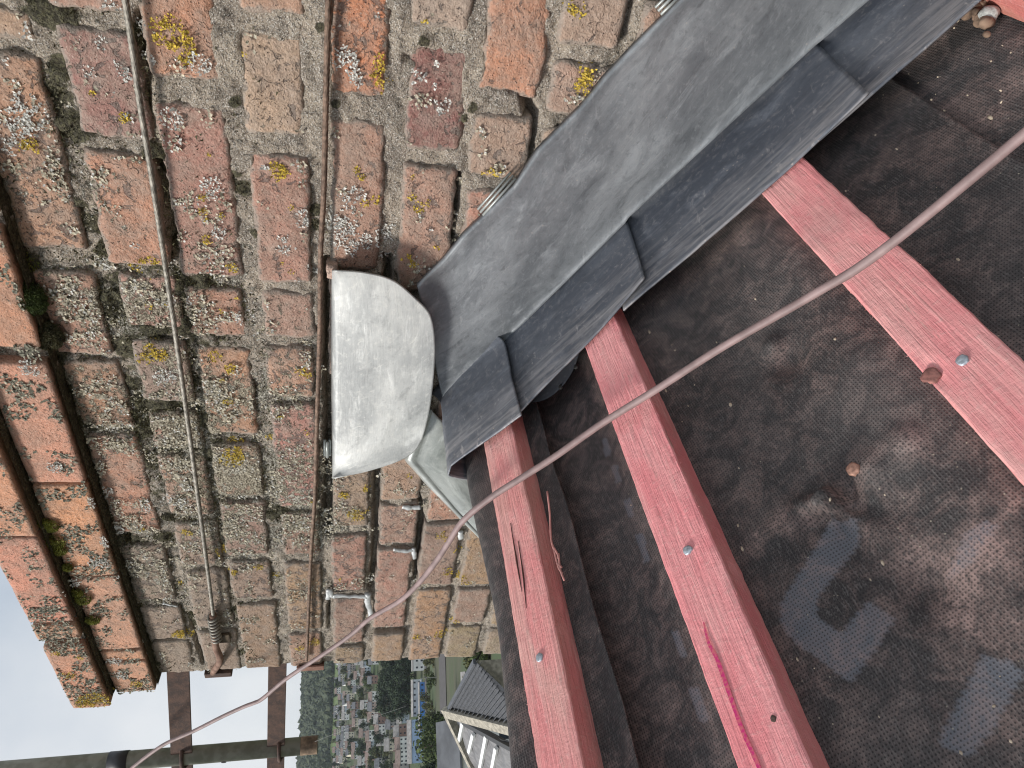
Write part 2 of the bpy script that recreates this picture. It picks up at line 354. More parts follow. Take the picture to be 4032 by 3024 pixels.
# ------------------------------------------------------------------ chimney
XL = -1.436                                       # left-hand corner of the stack
COURSES = {
 .335: [(-.212, -.12), (-.25, -.222), (-.475, -.263), (-.626, -.504), (-.756, -.637), (-.987, -.769), (-1.177, -1.02), (-1.303, -1.199), (XL, -1.317)],
 .248: [(-.215, -.10), (-.336, -.232), (-.487, -.352), (-.580, -.503), (-.702, -.6), (-.794, -.725), (-.945, -.810), (-1.08, -.964), (-1.271, -1.096), (XL, -1.289)],
 .174: [(-.270, -.08), (-.5, -.294), (-.591, -.518), (-.765, -.608), (-.898, -.785), (-1.052, -.915), (-1.183, -1.070), (XL, -1.202)],
 .088: [(-.198, .01), (-.316, -.216), (-.501, -.34), (-.587, -.518), (-.689, -.603), (-.924, -.706), (-1.062, -.942), (-1.299, -1.078), (XL, -1.313)],
 .006: [(-.269, -.06), (-.478, -.294), (-.649, -.498), (-.758, -.665), (-.982, -.774), (-1.172, -1.005), (-1.351, -1.195), (XL, -1.366)],
 -.074: [(-.192, .02), (-.317, -.209), (-.504, -.337), (-.61, -.52), (-.746, -.626), (-.912, -.763), (-1.033, -.928), (-1.303, -1.05), (XL, -1.322)],
 -.152: [(-.25, -.04), (-.344, -.272), (-.56, -.36), (-.742, -.575), (-.86, -.758), (-.97, -.882), (-1.16, -.979), (XL, -1.18)],
 -.230: [(-.193, .03), (-.265, -.209), (-.48, -.282), (-.68, -.5), (-.885, -.7), (-1.164, -.905), (-1.3, -1.179), (XL, -1.314)],
}
HALF = {.335: .033, .248: .033, .174: .034, .088: .031, .006: .029, -.074: .031, -.152: .033, -.230: .033}
for kz in range(5):                               # lower courses, mostly behind the roof
    z = -.310-.08*kz; HALF[z] = .031; row = []; x = XL
    while x < -.05:
        w = .215 if (kz % 2) else .105
        if x == XL and kz % 2: w = .16
        row.append((x, x+w)); x += w+.014
    COURSES[z] = row
for z, row in COURSES.items():                    # carry every course on to the right, out of frame
    x = max(b for a, b in row)+.016; k = 0
    while x < .30:
        w = .214 if k % 2 else .104
        row.append((x, min(x+w, .33))); x += w+.016; k += 1
PUR, PNK, ORG, TAN, BRN, ROS = (.27, .135, .12), (.47, .26, .18), (.56, .255, .14), (.48, .32, .22), (.34, .23, .165), (.45, .235, .165)
PICK = {(.335, 1): TAN, (.335, 2): (.47, .27, .18), (.335, 3): ROS, (.335, 5): (.5, .26, .18), (.248, 1): (.34, .18, .155), (.248, 2): (.50, .26, .175), (.248, 3): (.46, .25, .2),
        (.174, 0): (.55, .28, .18), (.174, 1): (.44, .225, .18), (.174, 2): ROS, (.088, 0): (.53, .31, .21), (.088, 1): (.48, .345, .25), (.088, 2): (.44, .235, .18), (.088, 4): (.5, .29, .2),
        (.006, 0): (.60, .245, .13), (.006, 1): (.42, .24, .175), (-.074, 0): (.44, .34, .27), (-.074, 1): (.27, .125, .11), (-.074, 2): (.44, .26, .195), (-.074, 7): (.41, .22, .17),
        (-.152, 0): (.55, .27, .17), (-.152, 1): (.41, .285, .215), (-.152, 5): (.5, .26, .18), (-.230, 0): (.42, .30, .23), (-.230, 1): (.43, .28, .215)}

def g2(x, z, cx, cz, sx, sz): return np.exp(-((x-cx)/sx)**2-((z-cz)/sz)**2)
def lich(x, z):
    d = .26+.72*g2(x, z, -.82, .19, .30, .13)+.5*g2(x, z, -.95, .335, .3, .05)+.46*g2(x, z, -.55, .32, .25, .09)+.22*g2(x, z, -1.05, .10, .25, .15)+.25*g2(x, z, -.45, .02, .10, .06)
    d = d*(.72+.75*fbm(np.stack([x, np.zeros(np.shape(x)), z], -1), 13, 3, 29))+.12*g2(x, z, -.8, .18, .35, .16)
    d = d-.22*g2(x, z, -.2, -.03, .18, .25)-.15*g2(x, z, -1.25, -.08, .25, .15)
    return d
MOSS = []                                        # (x, z, r, green)
def addmoss(x0, y0, pts, s=.452, green=0):
    for px, py, r in pts:
        p = wall(x0+px*s, y0+py*s); d = np.linalg.norm(p)
        MOSS.append((p[0], p[2], r*s/F*d, green))
addmoss(0, 0, [(590, 1110, 110), (470, 820, 90), (520, 600, 80), (470, 1010, 60), (1330, 1330, 70), (1180, 300, 70), (1130, 820, 60), (370, 100, 90), (560, 180, 70), (80, 1500, 90), (1400, 1480, 60), (2040, 900, 40)])
addmoss(0, 700, [(400, 1330, 150), (200, 860, 90), (480, 1570, 80), (930, 640, 65), (1640, 640, 80), (1730, 920, 110), (1660, 1250, 90), (1030, 1060, 60), (1590, 520, 50), (1120, 1500, 70), (760, 420, 60), (170, 100, 60), (950, 1120, 80), (1490, 300, 40), (1330, 1320, 60), (640, 230, 50), (60, 300, 60)])
addmoss(0, 1400, [(1120, 260, 60), (1250, 520, 120), (1680, 240, 60), (1520, 470, 70), (1240, 660, 90), (860, 560, 60), (330, 1130, 60), (780, 600, 80), (1780, 560, 60), (720, 1100, 60), (880, 1430, 70), (1330, 960, 60), (1850, 860, 50), (1460, 1440, 40), (640, 330, 60)])
addmoss(0, 2050, [(1100, 190, 90), (1420, 160, 60), (1180, 760, 50), (1230, 880, 50), (1700, 900, 40), (2120, 870, 60), (2150, 1150, 60), (1440, 1250, 70), (1680, 830, 40)])
addmoss(900, 0, [(2130, 940, 50), (2050, 1040, 40), (800, 230, 40), (1700, 360, 50), (930, 900, 40)])
addmoss(900, 600, [(760, 520, 50), (760, 650, 60), (110, 320, 60), (60, 200, 40), (230, 700, 50)])
addmoss(900, 1900, [(250, 160, 60), (90, 250, 50), (70, 650, 40), (350, 800, 40)], .788)
addmoss(0, 700, [(250, 1020, 150)], .452, 1)
addmoss(0, 700, [(230, 740, 70), (400, 1300, 60)], .452, 2)
def mossd(x, z):
    d = np.zeros(np.shape(x))
    for cx, cz, r, g in MOSS: d = np.maximum(d, g2(x, z, cx, cz, r*1.1, r*1.1))
    joints = .48*g2(x, z, -.62, .25, .48, .12)+.25*np.clip(fbm(np.stack([x, np.zeros(np.shape(x)), z], -1), 11, 3, 17)*2, -1, 1)*g2(x, z, -.7, .22, .6, .2)
    return d+joints

chim = thing('chimney', 'old red brick chimney stack with mossy lichened bricks and oversailing orange courses', 'chimney', (-.6, WY+.3, -.6))
RECTS = []
def make_brick(x0, x1, z0, z1, y, col, mat, rag=1.0, seed=0, depth=.10, lic=1.0, step=.0045, name='brick'):
    nu = max(8, int((x1-x0)/step)); nv = max(7, int((z1-z0)/step))
    u = np.linspace(-1, 1, nu)[:, None]*np.ones((1, nv)); v = np.ones((nu, 1))*np.linspace(-1, 1, nv)[None]
    hx, hz = (x1-x0)/2, (z1-z0)/2; cx, cz = (x0+x1)/2, (z0+z1)/2
    ex, ez = hx*(1-np.abs(u)), hz*(1-np.abs(v))          # metres to the nearest end / bed
    px, pz = u*hx, v*hz
    rc = (.0055 if rag >= 1 else .002)                     # rounded corners
    dx, dz = np.clip(rc-ex, 0, None), np.clip(rc-ez, 0, None); L = np.sqrt(dx**2+dz**2)
    k = np.where(L > rc, rc/np.maximum(L, 1e-9), 1.0)
    px = px-np.sign(u)*(dx-dx*k); pz = pz-np.sign(v)*(dz-dz*k)
    P = np.stack([px+cx, np.zeros_like(px)+seed*3.1, pz+cz], -1)
    w1 = fbm(P, 28, 3, seed); w2 = fbm(P+5, 28, 3, seed+9); edge = np.clip(1-np.minimum(ex, ez)/.014, 0, 1)
    w3 = fbm(P+8, 120, 3, seed+5); w4 = fbm(P+11, 120, 3, seed+6)
    px = px+rag*(.0032*w1+.0022*w3)*(.3+edge); pz = pz+rag*(.0028*w2+.0020*w4)*(.3+edge)
    d = np.minimum(ex, ez); round_ = .0022*rag*np.clip(1-d/.005, 0, 1)**2
    chip = np.clip(fbm(P+2.2, 45, 3, seed+21)-.18, 0, 1)*.011*rag*np.clip(1-d/.02, 0, 1)
    front = y+round_+chip+rag*(.0018*fbm(P+9, 22, 3, seed+31)+.0016*fbm(P+3, 110, 4, seed+41, .65))+RNG.normal(0, .0012*rag)+rag*RNG.normal(0, .004)*(u*.3)
    G = np.stack([cx+px, front, cz+pz], -1).reshape(-1, 3)
    ring = [i*nv for i in range(nu)]+[(nu-1)*nv+j for j in range(1, nv)]+[i*nv+nv-1 for i in range(nu-2, -1, -1)]+[j for j in range(nv-2, 0, -1)]
    N = len(G); n = len(ring)
    R1 = G[ring].copy(); R1[:, 1] += .006; R1[:, 0] += .0008*np.sign(R1[:, 0]-cx); R2 = G[ring].copy(); R2[:, 1] = y+depth
    V = np.concatenate([G, R1, R2]); f = gridfaces(nu, nv, 0, True).tolist()
    f = [q[::-1] for q in f] if False else f
    for a in range(n):
        b = (a+1) % n; f.append([ring[a], N+a, N+b, ring[b]]); f.append([N+a, N+n+a, N+n+b, N+b])
    f.append([N+n+a for a in range(n)])
    V = np.asarray(V); e = np.concatenate([edge.ravel(), np.ones(2*n)])
    li = lich(V[:, 0], V[:, 2])*lic
    o = mesh(name, V, f, mat, chim, True, {'edge': e, 'lich': li})
    bmx = bmesh.new(); bmx.from_mesh(o.data); bmesh.ops.recalc_face_normals(bmx, faces=bmx.faces); bmx.to_mesh(o.data); bmx.free()
    o.color = (*col, 1); RECTS.append((x0, x1, z0, z1, y)); return o
sd = 1
for z, row in COURSES.items():
    for i, (a, b) in enumerate(row):
        sd += 1
        mx_, hid = (a+b)/2, z < -.27
        if (z, i) in PICK: c = PICK[(z, i)]
        else:
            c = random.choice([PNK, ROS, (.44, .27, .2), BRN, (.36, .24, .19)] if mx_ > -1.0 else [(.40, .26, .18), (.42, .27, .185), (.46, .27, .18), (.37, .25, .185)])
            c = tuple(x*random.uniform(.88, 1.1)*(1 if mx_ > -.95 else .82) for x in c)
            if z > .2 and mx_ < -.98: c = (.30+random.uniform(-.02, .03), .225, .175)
        h = HALF[z]; j = random.uniform(-.002, .002)
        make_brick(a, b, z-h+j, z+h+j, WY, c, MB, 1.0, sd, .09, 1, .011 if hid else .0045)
C1Y, C2Y = .750, .731
C1 = [(-.600, -.442), (-.843, -.626), (-1.069, -.85), (-1.293, -1.077), (-1.334, -1.304), (-1.456, -1.345), (-.425, -.21), (-.195, .02), (.034, .25)]
C2 = [(-.937, -.70), (-1.168, -.943), (-1.221, -1.178), (-1.472, -1.247), (-.69, -.475), (-.46, -.25), (-.235, -.02), (-.005, .21)]
for row, y, z0, z1 in ((C1, C1Y, .375, .445), (C2, C2Y, .4545, .520)):
    for a, b in row:
        sd += 1
        make_brick(a, b, z0, z1, y, (random.uniform(.62, .70), random.uniform(.30, .34), random.uniform(.185, .22)), MBC, .35, sd, .30, 1.05 if y == C2Y else .72)

# mortar: one raked-out, weathered skin between the bricks
gx = np.arange(XL+.004, .33, .0030); gz = np.arange(-.66, .378, .0030)
GX, GZ = np.meshgrid(gx, gz, indexing='ij'); PP = np.stack([GX, GZ*0, GZ], -1)
rec = .0058+.0026*g2(GX, GZ, -.8, .26, .42, .12)+.002*g2(GX, GZ, -1.2, -.10, .3, .2)-.0035*g2(GX, GZ, -.15, .02, .26, .22)
rel = .0072*fbm(PP, 26, 4, 3)+.0046*fbm(PP, 120, 3, 5)
mm = mossd(GX, GZ); ll = lich(GX, GZ)
gouge = np.zeros_like(GX)
def gline(pts, w, dep):
    global gouge
    W3 = [wall(*p) for p in pts]
    for a, b in zip(W3[:-1], W3[1:]):
        A, B = np.array([a[0], a[2]]), np.array([b[0], b[2]]); D = B-A; t = np.clip(((GX-A[0])*D[0]+(GZ-A[1])*D[1])/(D@D+1e-12), 0, 1)
        dist = np.hypot(GX-A[0]-t*D[0], GZ-A[1]-t*D[1])+.0015*vnoise(PP*90, 4)
        gouge = np.maximum(gouge, dep*np.clip(1.25-dist/w, 0, 1))
gline([(1486, 1870), (1483, 1979), (1479, 2215), (1463, 2330)], .007, .03)
gline([(1640, 1960), (1660, 2060), (1650, 2200), (1640, 2290)], .007, .03)
gline([(1290, 1040), (1296, 1500), (1294, 1900), (1290, 2000), (1292, 2110)], .008, .035)
gline([(1296, 2330), (1294, 2480)], .003, .02)
gline([(1800, 700), (1785, 830), (1770, 960)], .006, .025)
gline([(2078, 380), (2095, 450), (2080, 560), (2068, 620)], .008, .03)
gline([(1524, 1020), (1530, 1080), (1520, 1140)], .006, .03)
gline([(505, 2110), (510, 2200), (560, 2310), (600, 2370), (680, 2390), (745, 2440), (770, 2540), (800, 2620)], .003, .02)
gline([(540, 480), (575, 300), (560, 60)], .007, .012)
gline([(620, 660), (680, 900), (690, 1000)], .008, .016)
gline([(2490, 20), (2465, 140)], .004, .02)
gline([(1590, 230), (1800, 250), (1803, 400), (1790, 580)], .003, .014)
yy = WY+rec-rel*.9+gouge-.007*np.clip(mm, 0, 1)*(.5+1.0*fbm(PP, 70, 3, 8))*np.where(gouge > .004, 0, 1)
inside = np.full(GX.shape, -1.0)
for a, b, c, d, yb in RECTS:
    if d < .38: inside = np.maximum(inside, np.minimum(np.minimum(GX-a, b-GX), np.minimum(GZ-c, d-GZ)))
lim = np.interp(inside+.007*fbm(PP, 48, 3, 63), [-.004, .003, .009], [-.002, .0005, .009]); yy = np.maximum(yy, WY+lim)
V = np.stack([GX, yy, GZ], -1).reshape(-1, 3)
mo_ = mesh('mortar', V, gridfaces(len(gx), len(gz), 0, True), MM, chim, True, {'lich': ll.ravel(), 'moss': np.clip(mm, 0, 1).ravel()})
bb = []
bb.append(boxvf(((XL+.33)/2+.006, 1.15, -.60), ((.33-XL)/2-.010, 0, 0), (0, .345, 0), (0, 0, .975)))
bb.append(boxvf(((-1.44+.25)/2, 1.15, .41), (.835, 0, 0), (0, .385, 0), (0, 0, .036)))
bb.append(boxvf(((-1.455+.21)/2, 1.15, .449), (.825, 0, 0), (0, .392, 0), (0, 0, .0045)))
bb.append(boxvf(((-1.455+.21)/2, 1.15, .487), (.820, 0, 0), (0, .405, 0), (0, 0, .031)))
V, f = join(bb); core = mesh('mortar_core', V, f, MM, chim, False, {'lich': np.full(len(V), .5), 'moss': np.full(len(V), .2)})
# mossy bedding where each oversailing course rests on the one below
for zb, y0, y1 in ((.372, C1Y+.004, WY+.02), (.4495, C2Y+.006, C1Y+.03)):
    ux = np.arange(-1.445, .25, .004); k = np.linspace(0, 1, 6); A = np.zeros((len(ux), 6, 3))
    nzz = fbm(np.stack([ux, ux*0, ux*0+zb], -1), 40, 4, 77)
    A[..., 0] = ux[:, None]; A[..., 1] = y0+(y1-y0)*k[None]**1.0+.002*nzz[:, None]; A[..., 2] = zb+.001
    if zb > .4:
        A[..., 2] = zb-.001-.006*np.clip(.3+nzz[:, None]*1.2, 0, 1)*np.sin(k*math.pi)[None]
    else: A[..., 2] = zb-.002-.007*np.clip(.3+nzz[:, None], 0, 1)*k[None]
    mesh('bedding_mortar', A.reshape(-1, 3), gridfaces(len(ux), 6), MM, chim, True, {'lich': np.full(len(ux)*6, .7), 'moss': np.full(len(ux)*6, .75)})
# sloping mortar flaunching on top of the stack
xe = wall(22, 2285, .86)[0]
V, f = boxvf(((xe+.3)/2, 1.1, .60), ((.3-xe)/2, 0, 0), (0, .24, 0), (0, 0, .10), .02)
V[:, 1] += .25*(V[:, 2]-.52)
mesh('flaunching', V, f, MM, chim, False, {'lich': np.full(len(V), .3), 'moss': np.zeros(len(V))})

def surf_y(x, z):
    y = np.full(np.shape(x), WY+.0075)
    for a, b, c, d, yb in RECTS:
        y = np.where((x > a+.003) & (x < b-.003) & (z > c+.003) & (z < d-.003), np.minimum(y, yb), y)
    return y
# lichen rosettes and moss, all real flakes and blades
def flakes(name, pts, size, mat, tilt=.55, lift=.0012):
    n = len(pts); c = pts.copy(); c[:, 1] -= lift*RNG.random(n)
    a = RNG.random(n)*2*math.pi; s = size*(.55+.9*RNG.random(n))
    t1 = np.stack([np.cos(a), RNG.normal(0, tilt, n)*.5-.25, np.sin(a)], 1); t2 = np.stack([-np.sin(a), RNG.normal(0, tilt, n)*.5, np.cos(a)], 1)
    p0 = c-t1*s[:, None]*.5; p1 = c+t2*s[:, None]*.42; p2 = c+t1*s[:, None]*.6; p3 = c-t2*s[:, None]*.42
    p0[:, 1] += .0006
    V = np.stack([p0, p1, p2, p3], 1).reshape(-1, 3); i = np.arange(n)*4
    f = np.concatenate([np.stack([i, i+1, i+2], 1), np.stack([i, i+2, i+3], 1)])
    o = mesh(name, V, f, mat, chim, False); return tag(o, kind='stuff')
def rosettes(patches, seed, dens=1.0, sz=.0024):
    out = []
    for x0, y0, s, L in patches:
        for px, py, r in L:
            p = wall(x0+px*s, y0+py*s)
            if p[2] > .385: p = wall(x0+px*s, y0+py*s, C1Y)
            if p[2] > .448: p = wall(x0+px*s, y0+py*s, C2Y)
            d = np.linalg.norm(p); R = r*s/F*d*1.1
            n = int(dens*3.1*R*R/(sz*sz)*1.5)+4
            rr = R*np.sqrt(RNG.random(n))*1.15; aa = RNG.random(n)*2*math.pi
            q = np.stack([p[0]+rr*np.cos(aa)*1.05, np.zeros(n), p[2]+rr*np.sin(aa)], 1)
            keep = (fbm(q, 190, 3, seed)+.55*(1-rr/R)+.05 > -.02) & (q[:, 0] > np.where(q[:, 2] > .45, -1.468, np.where(q[:, 2] > .372, -1.452, XL)))
            out.append(q[keep])
    q = np.concatenate(out); q[:, 1] = surf_y(q[:, 0], q[:, 2])-.0012
    m2 = q[:, 2] > .372; q[m2, 1] = np.where(q[m2, 2] < .449, C1Y, C2Y)-.001
    return q
WHITE = [(0, 0, .452, [(440, 190, 50), (340, 340, 90), (380, 480, 60), (1000, 140, 80), (890, 230, 50), (1090, 260, 60), (1180, 250, 60), (870, 350, 42), (770, 620, 38), (1050, 590, 50), (1100, 660, 35), (1120, 1020, 32), (1500, 1030, 66), (240, 970, 105), (290, 1090, 60), (140, 1180, 80), (100, 1300, 40), (1740, 540, 66), (1850, 1620, 72), (50, 510, 28), (370, 20, 80), (1290, 500, 40)]),
 (0, 700, .452, [(1910, 470, 50), (1180, 585, 30), (1495, 800, 58), (1850, 160, 30), (2140, 1230, 70), (900, 780, 40)]),
 (900, 0, .452, [(450, 230, 40), (1020, 520, 84), (1090, 590, 50), (1110, 700, 48), (1650, 660, 56), (1860, 900, 56), (1850, 960, 30), (1810, 550, 18), (1290, 130, 22), (1790, 745, 22)]),
 (900, 600, .452, [(320, 120, 28), (1130, 350, 55), (1040, 410, 60), (660, 540, 52), (640, 620, 40), (930, 560, 70), (1050, 640, 70), (980, 720, 80), (880, 640, 50), (1080, 830, 56), (900, 800, 45), (1380, 720, 80), (1330, 840, 50), (500, 830, 62), (480, 750, 40), (1350, 910, 36), (1180, 760, 60), (1100, 520, 30), (740, 980, 50), (630, 1130, 40), (760, 1060, 34)]),
 (0, 1400, .452, [(1620, 1140, 42), (1440, 190, 70), (1600, 1280, 50), (1470, 1250, 50), (900, 1180, 60), (1320, 1320, 60), (1000, 1530, 60), (250, 100, 60), (480, 960, 45), (1100, 470, 40), (2120, 1240, 40)]),
 (0, 2050, .452, [(870, 360, 62), (990, 80, 55), (1100, 400, 34), (650, 540, 40), (1000, 1220, 45), (1050, 1340, 40)])]
YEL = [(0, 0, .452, [(1380, 200, 52), (1480, 210, 58), (1560, 260, 62), (1640, 350, 56), (1610, 440, 72), (1580, 520, 44), (1400, 340, 42), (1520, 420, 40), (2120, 470, 28), (1085, 1020, 36), (800, 810, 20), (1830, 1350, 26), (270, 1260, 50), (200, 1270, 30)]),
 (0, 700, .452, [(1200, 770, 66), (1300, 760, 66), (1380, 850, 56), (1400, 760, 40), (1770, 160, 32), (1770, 290, 28), (1810, 370, 18), (1930, 320, 22), (1800, 530, 38), (2020, 780, 38), (1300, 1110, 24), (1450, 1100, 14), (1930, 1150, 20), (2070, 1050, 18), (1330, 1500, 80), (1250, 1570, 46), (1400, 1540, 50), (1880, 1550, 46)]),
 (0, 1400, .452, [(2010, 110, 40), (1940, 210, 22), (1985, 395, 34), (2050, 780, 56), (2010, 880, 86), (2060, 870, 50), (1230, 1500, 22)]),
 (0, 2050, .452, [(1640, 90, 36), (1920, 265, 48), (2035, 440, 28), (1560, 560, 24), (1590, 1000, 66), (1560, 980, 40), (1190, 1420, 38), (830, 1560, 88), (740, 1590, 50), (490, 1150, 28), (600, 1340, 34), (690, 1190, 24)]),
 (900, 0, .452, [(1600, 255, 46), (1690, 255, 46), (1650, 280, 36), (1340, 540, 56), (1320, 640, 52), (1360, 740, 56), (1720, 200, 22), (1260, 670, 22), (420, 1490, 66), (490, 1510, 40), (450, 1440, 30), (1120, 1470, 28), (1160, 1540, 28)]),
 (900, 600, .452, [(1590, 210, 26), (1600, 370, 36), (1660, 470, 44), (1730, 430, 30), (1190, 440, 30), (1290, 410, 34), (1560, 920, 46), (1610, 960, 34), (540, 470, 22), (460, 960, 22), (550, 1040, 22), (500, 1210, 18), (1815, 820, 22)]),
 (1344, 0, .6076, [(1560, 500, 52), (1590, 450, 46), (1570, 550, 46), (930, 1150, 40), (990, 1130, 40), (1480, 30, 40), (1540, 60, 36), (2090, 5, 22), (1730, 350, 22)]),
 (900, 1300, .788, [(365, 205, 26), (410, 215, 20), (30, 575, 32), (35, 628, 32), (10, 190, 20), (260, 435, 13), (385, 505, 16), (570, 820, 18), (690, 790, 18), (205, 545, 18), (905, 725, 14)]),
 (900, 1900, .788, [(580, 60, 22), (685, 20, 16), (635, 160, 34), (695, 140, 15), (420, 90, 10), (150, 420, 18), (235, 470, 17), (20, 445, 17), (1070, 265, 32), (1140, 345, 23), (1085, 445, 32), (1160, 470, 28), (1190, 505, 22), (940, 768, 20), (1065, 755, 30), (1130, 695, 20), (360, 825, 18), (430, 790, 26), (555, 483, 10)])]
flakes('white_lichen', rosettes(WHITE, 5, 1.2), .0024, WHITE_L, .7, .002)
flakes('yellow_lichen', rosettes(YEL, 6, 1.3), .0022, YELLOW_L, .7, .002)
n = 150000
q = np.stack([RNG.uniform(XL, 0.0, n), np.zeros(n), RNG.uniform(-.26, .37, n)], 1)
dl = lich(q[:, 0], q[:, 2]); keep = (fbm(q, 45, 4, 91)+.85*dl-.46 > RNG.random(n)*.25)
q = q[keep]; q[:, 1] = surf_y(q[:, 0], q[:, 2])-.0008; half = RNG.random(len(q)) < .62
flakes('grey_lichen', q[half], .0034, GREY_L, .6, .002); 
flakes('pale_lichen', q[~half][::2], .0028, WHITE_L, .7, .002)
nc = 26000
qc = np.stack([RNG.uniform(-1.46, .2, nc), np.zeros(nc), RNG.uniform(.377, .518, nc)], 1)
hi = qc[:, 2] > .449; thr = np.where(hi, -.02, .07)+np.where(qc[:, 0] > -1.0, .06, 0)
qc = qc[(fbm(qc, 38, 5, 33, .65) > thr) & ((qc[:, 2] < .443) | (qc[:, 2] > .457))]; qc[:, 1] = np.where(qc[:, 2] < .449, C1Y, C2Y)-.0006
DARK_L = plain('dark_crust_lichen', (.185, .18, .14), .95, 0, 200, .55)
flakes('crust_lichen', qc[::2], .0048, DARK_L, .35, .001); flakes('grey_lichen', qc[1::4], .0032, GREY_L, .5, .0015)
def blades(name, C, mat, parent=None):
    V = []; n = 0
    for cx, cy, cz, r, cnt, dome in C:
        rr = r*np.sqrt(RNG.random(cnt))*1.1; aa = RNG.random(cnt)*2*math.pi
        hgt = dome*np.sqrt(np.clip(1-(rr/(r*1.1))**2, 0, 1))
        b = np.stack([cx+rr*np.cos(aa), cy-hgt+.002*RNG.random(cnt), cz+rr*np.sin(aa)*.9], 1)
        d = np.stack([np.cos(aa)*rr/r*.7+RNG.normal(0, .45, cnt), -.7+RNG.normal(0, .25, cnt), np.sin(aa)*rr/r*.7+RNG.normal(0, .45, cnt)], 1)
        d /= np.linalg.norm(d, axis=1, keepdims=True); ln = .0022+.0022*RNG.random(cnt)
        s = np.cross(d, RNG.normal(0, 1, (cnt, 3))); s /= np.linalg.norm(s, axis=1, keepdims=True)
        V.append(np.stack([b-s*.0009, b+s*.0009, b+d*ln[:, None]], 1))
    V = np.concatenate(V).reshape(-1, 3)
    return mesh(name, V, np.arange(len(V)).reshape(-1, 3), mat, parent, False)
mg = []
for cx, cz, r, g in MOSS:
    if g == 2: mg.append((cx, WY+.002, cz, r, int(300*(r/.02)**2)+40, .003))
n = 170000; q = np.stack([RNG.uniform(XL, .1, n), np.zeros(n), RNG.uniform(-.26, .37, n)], 1)
sy = surf_y(q[:, 0], q[:, 2]); inj = sy > WY+.001
pm = np.clip(mossd(q[:, 0], q[:, 2])-.06, 0, 1)*np.where(inj, 1.0, .20)*np.clip(.55+1.2*fbm(q, 42, 3, 44), 0, 1.3)
q = q[RNG.random(n) < pm]; sy = surf_y(q[:, 0], q[:, 2]); m = len(q); q[:, 1] = np.where(sy > WY+.001, WY+.004, WY+.001)
dd = np.stack([RNG.normal(0, .6, m), -.75+RNG.normal(0, .25, m), RNG.normal(.1, .6, m)], 1); dd /= np.linalg.norm(dd, axis=1, keepdims=True)
ss_ = np.cross(dd, RNG.normal(0, 1, (m, 3))); ss_ /= np.linalg.norm(ss_, axis=1, keepdims=True); ln = .003+.0028*RNG.random(m)
Vm = np.stack([q-ss_*.0012, q+ss_*.0012, q+dd*ln[:, None]], 1).reshape(-1, 3)
tag(mesh('dark_moss', Vm, np.arange(len(Vm)).reshape(-1, 3), MOSS_D, chim, False), kind='stuff')
for px, py, r in [(440, 200, 70), (400, 60, 60), (480, 270, 50), (690, 700, 55), (640, 640, 40), (780, 880, 45), (350, 30, 40), (560, 420, 30)]:
    p = wall(px*.452, 2050+py*.452, C1Y-.006); mg.append((p[0], C1Y-.002, p[2]-.004, r*.452/F*np.linalg.norm(p), 600, .005))
tag(blades('green_moss', mg, MOSS_G, chim), kind='stuff')
p = wall(113, 1161)
cush = blades('moss_cushion', [(p[0], WY-.004, p[2], .021, 7000, .015)], plain('cushion_moss', (.085, .115, .035), .97, 0, 120, .5)); tag(cush, 'largest round dark green moss cushion just under the overhanging brick course', 'moss')
p = wall(185, 1310)
c2 = blades('moss_cushion', [(p[0], WY-.003, p[2], .019, 5000, .011)], MOSS_D); tag(c2, 'flatter brown green moss cushion directly left of the round green one', 'moss')

# grey sealant smears and lead wedges in the joints
SEAL = plain('grey_sealant', (.52, .53, .53), .4, .2, 60, .25, .001)
def smear(pts, w):
    P = np.array([wall(*p) for p in pts]); P[:, 1] = WY-.002; P = smoothpath(P, 6)
    k = len(P); ww = np.array([w*(.55+.6*(.5+.5*vnoise(np.array([[i*.6, 1.3, w*900]]))[0])) for i in range(k)])
    V, f = tubeverts(P, ww, 8); V[:, 1] = (V[:, 1]-WY)*.55+WY
    return mesh('sealant_smear', V+np.stack([.0015*fbm(V, 160, 2, 4)]*3, 1), f, SEAL, chim)
smear([(1292, 2355), (1296, 2320), (1308, 2345), (1330, 2345), (1400, 2346), (1445, 2348)], .0062)
smear([(1450, 2335), (1448, 2370), (1458, 2400), (1462, 2430)], .0075)
smear([(1585, 1995), (1620, 1998), (1655, 1996)], .0055); smear([(1550, 2162), (1590, 2168), (1630, 2165)], .0045); smear([(1628, 2155), (1632, 2195)], .005)
smear([(1812, 2090), (1815, 2120)], .006); smear([(640, 2372), (700, 2385)], .003)
def wedge(x, y, lx, lz, label, yo=-.004):
    p = wall(x, y, WY+yo); parts = []
    for i in range(3): parts.append(tubeverts([(p[0]-lx, p[1]+.004*abs(i-1), p[2]+(i-1)*lz), (p[0]+lx, p[1]+.004*abs(i-1), p[2]+(i-1)*lz-.0004)], lz*.62, 8))
    V, f = join(parts); return tag(mesh('lead_wedge', V, f, LEAD_W), label, 'lead wedge')
wedge(1288, 1770, .016, .0038, 'small folded lead wedge in the joint beside the bright rounded lead piece')
for (a, b, lab) in (((1905, 850), (2035, 705), 'folded lead clip along the top edge of the dark flashing, near its middle'), ((2605, 62), (2690, -20), 'folded lead clip at the far upper end of the dark flashing')):
    A, B = wall(*a, WY-.012), wall(*b, WY-.012); d = (B-A)/np.linalg.norm(B-A); up = np.array([-d[2], 0, d[0]]); up = up if up[2] > 0 else -up
    parts = [tubeverts([A+up*o+np.array([0, dy, 0]), B+up*o+np.array([0, dy, 0])], r, 8) for o, dy, r in ((.0015, 0, .0016), (.0050, .003, .0017), (.0085, .006, .0015))]
    V, f = join(parts); tag(mesh('lead_clip', V, f, LEAD_W), lab, 'lead clip')
p = wall(1302, 1055); A = p+np.array([0, -.006, 0])
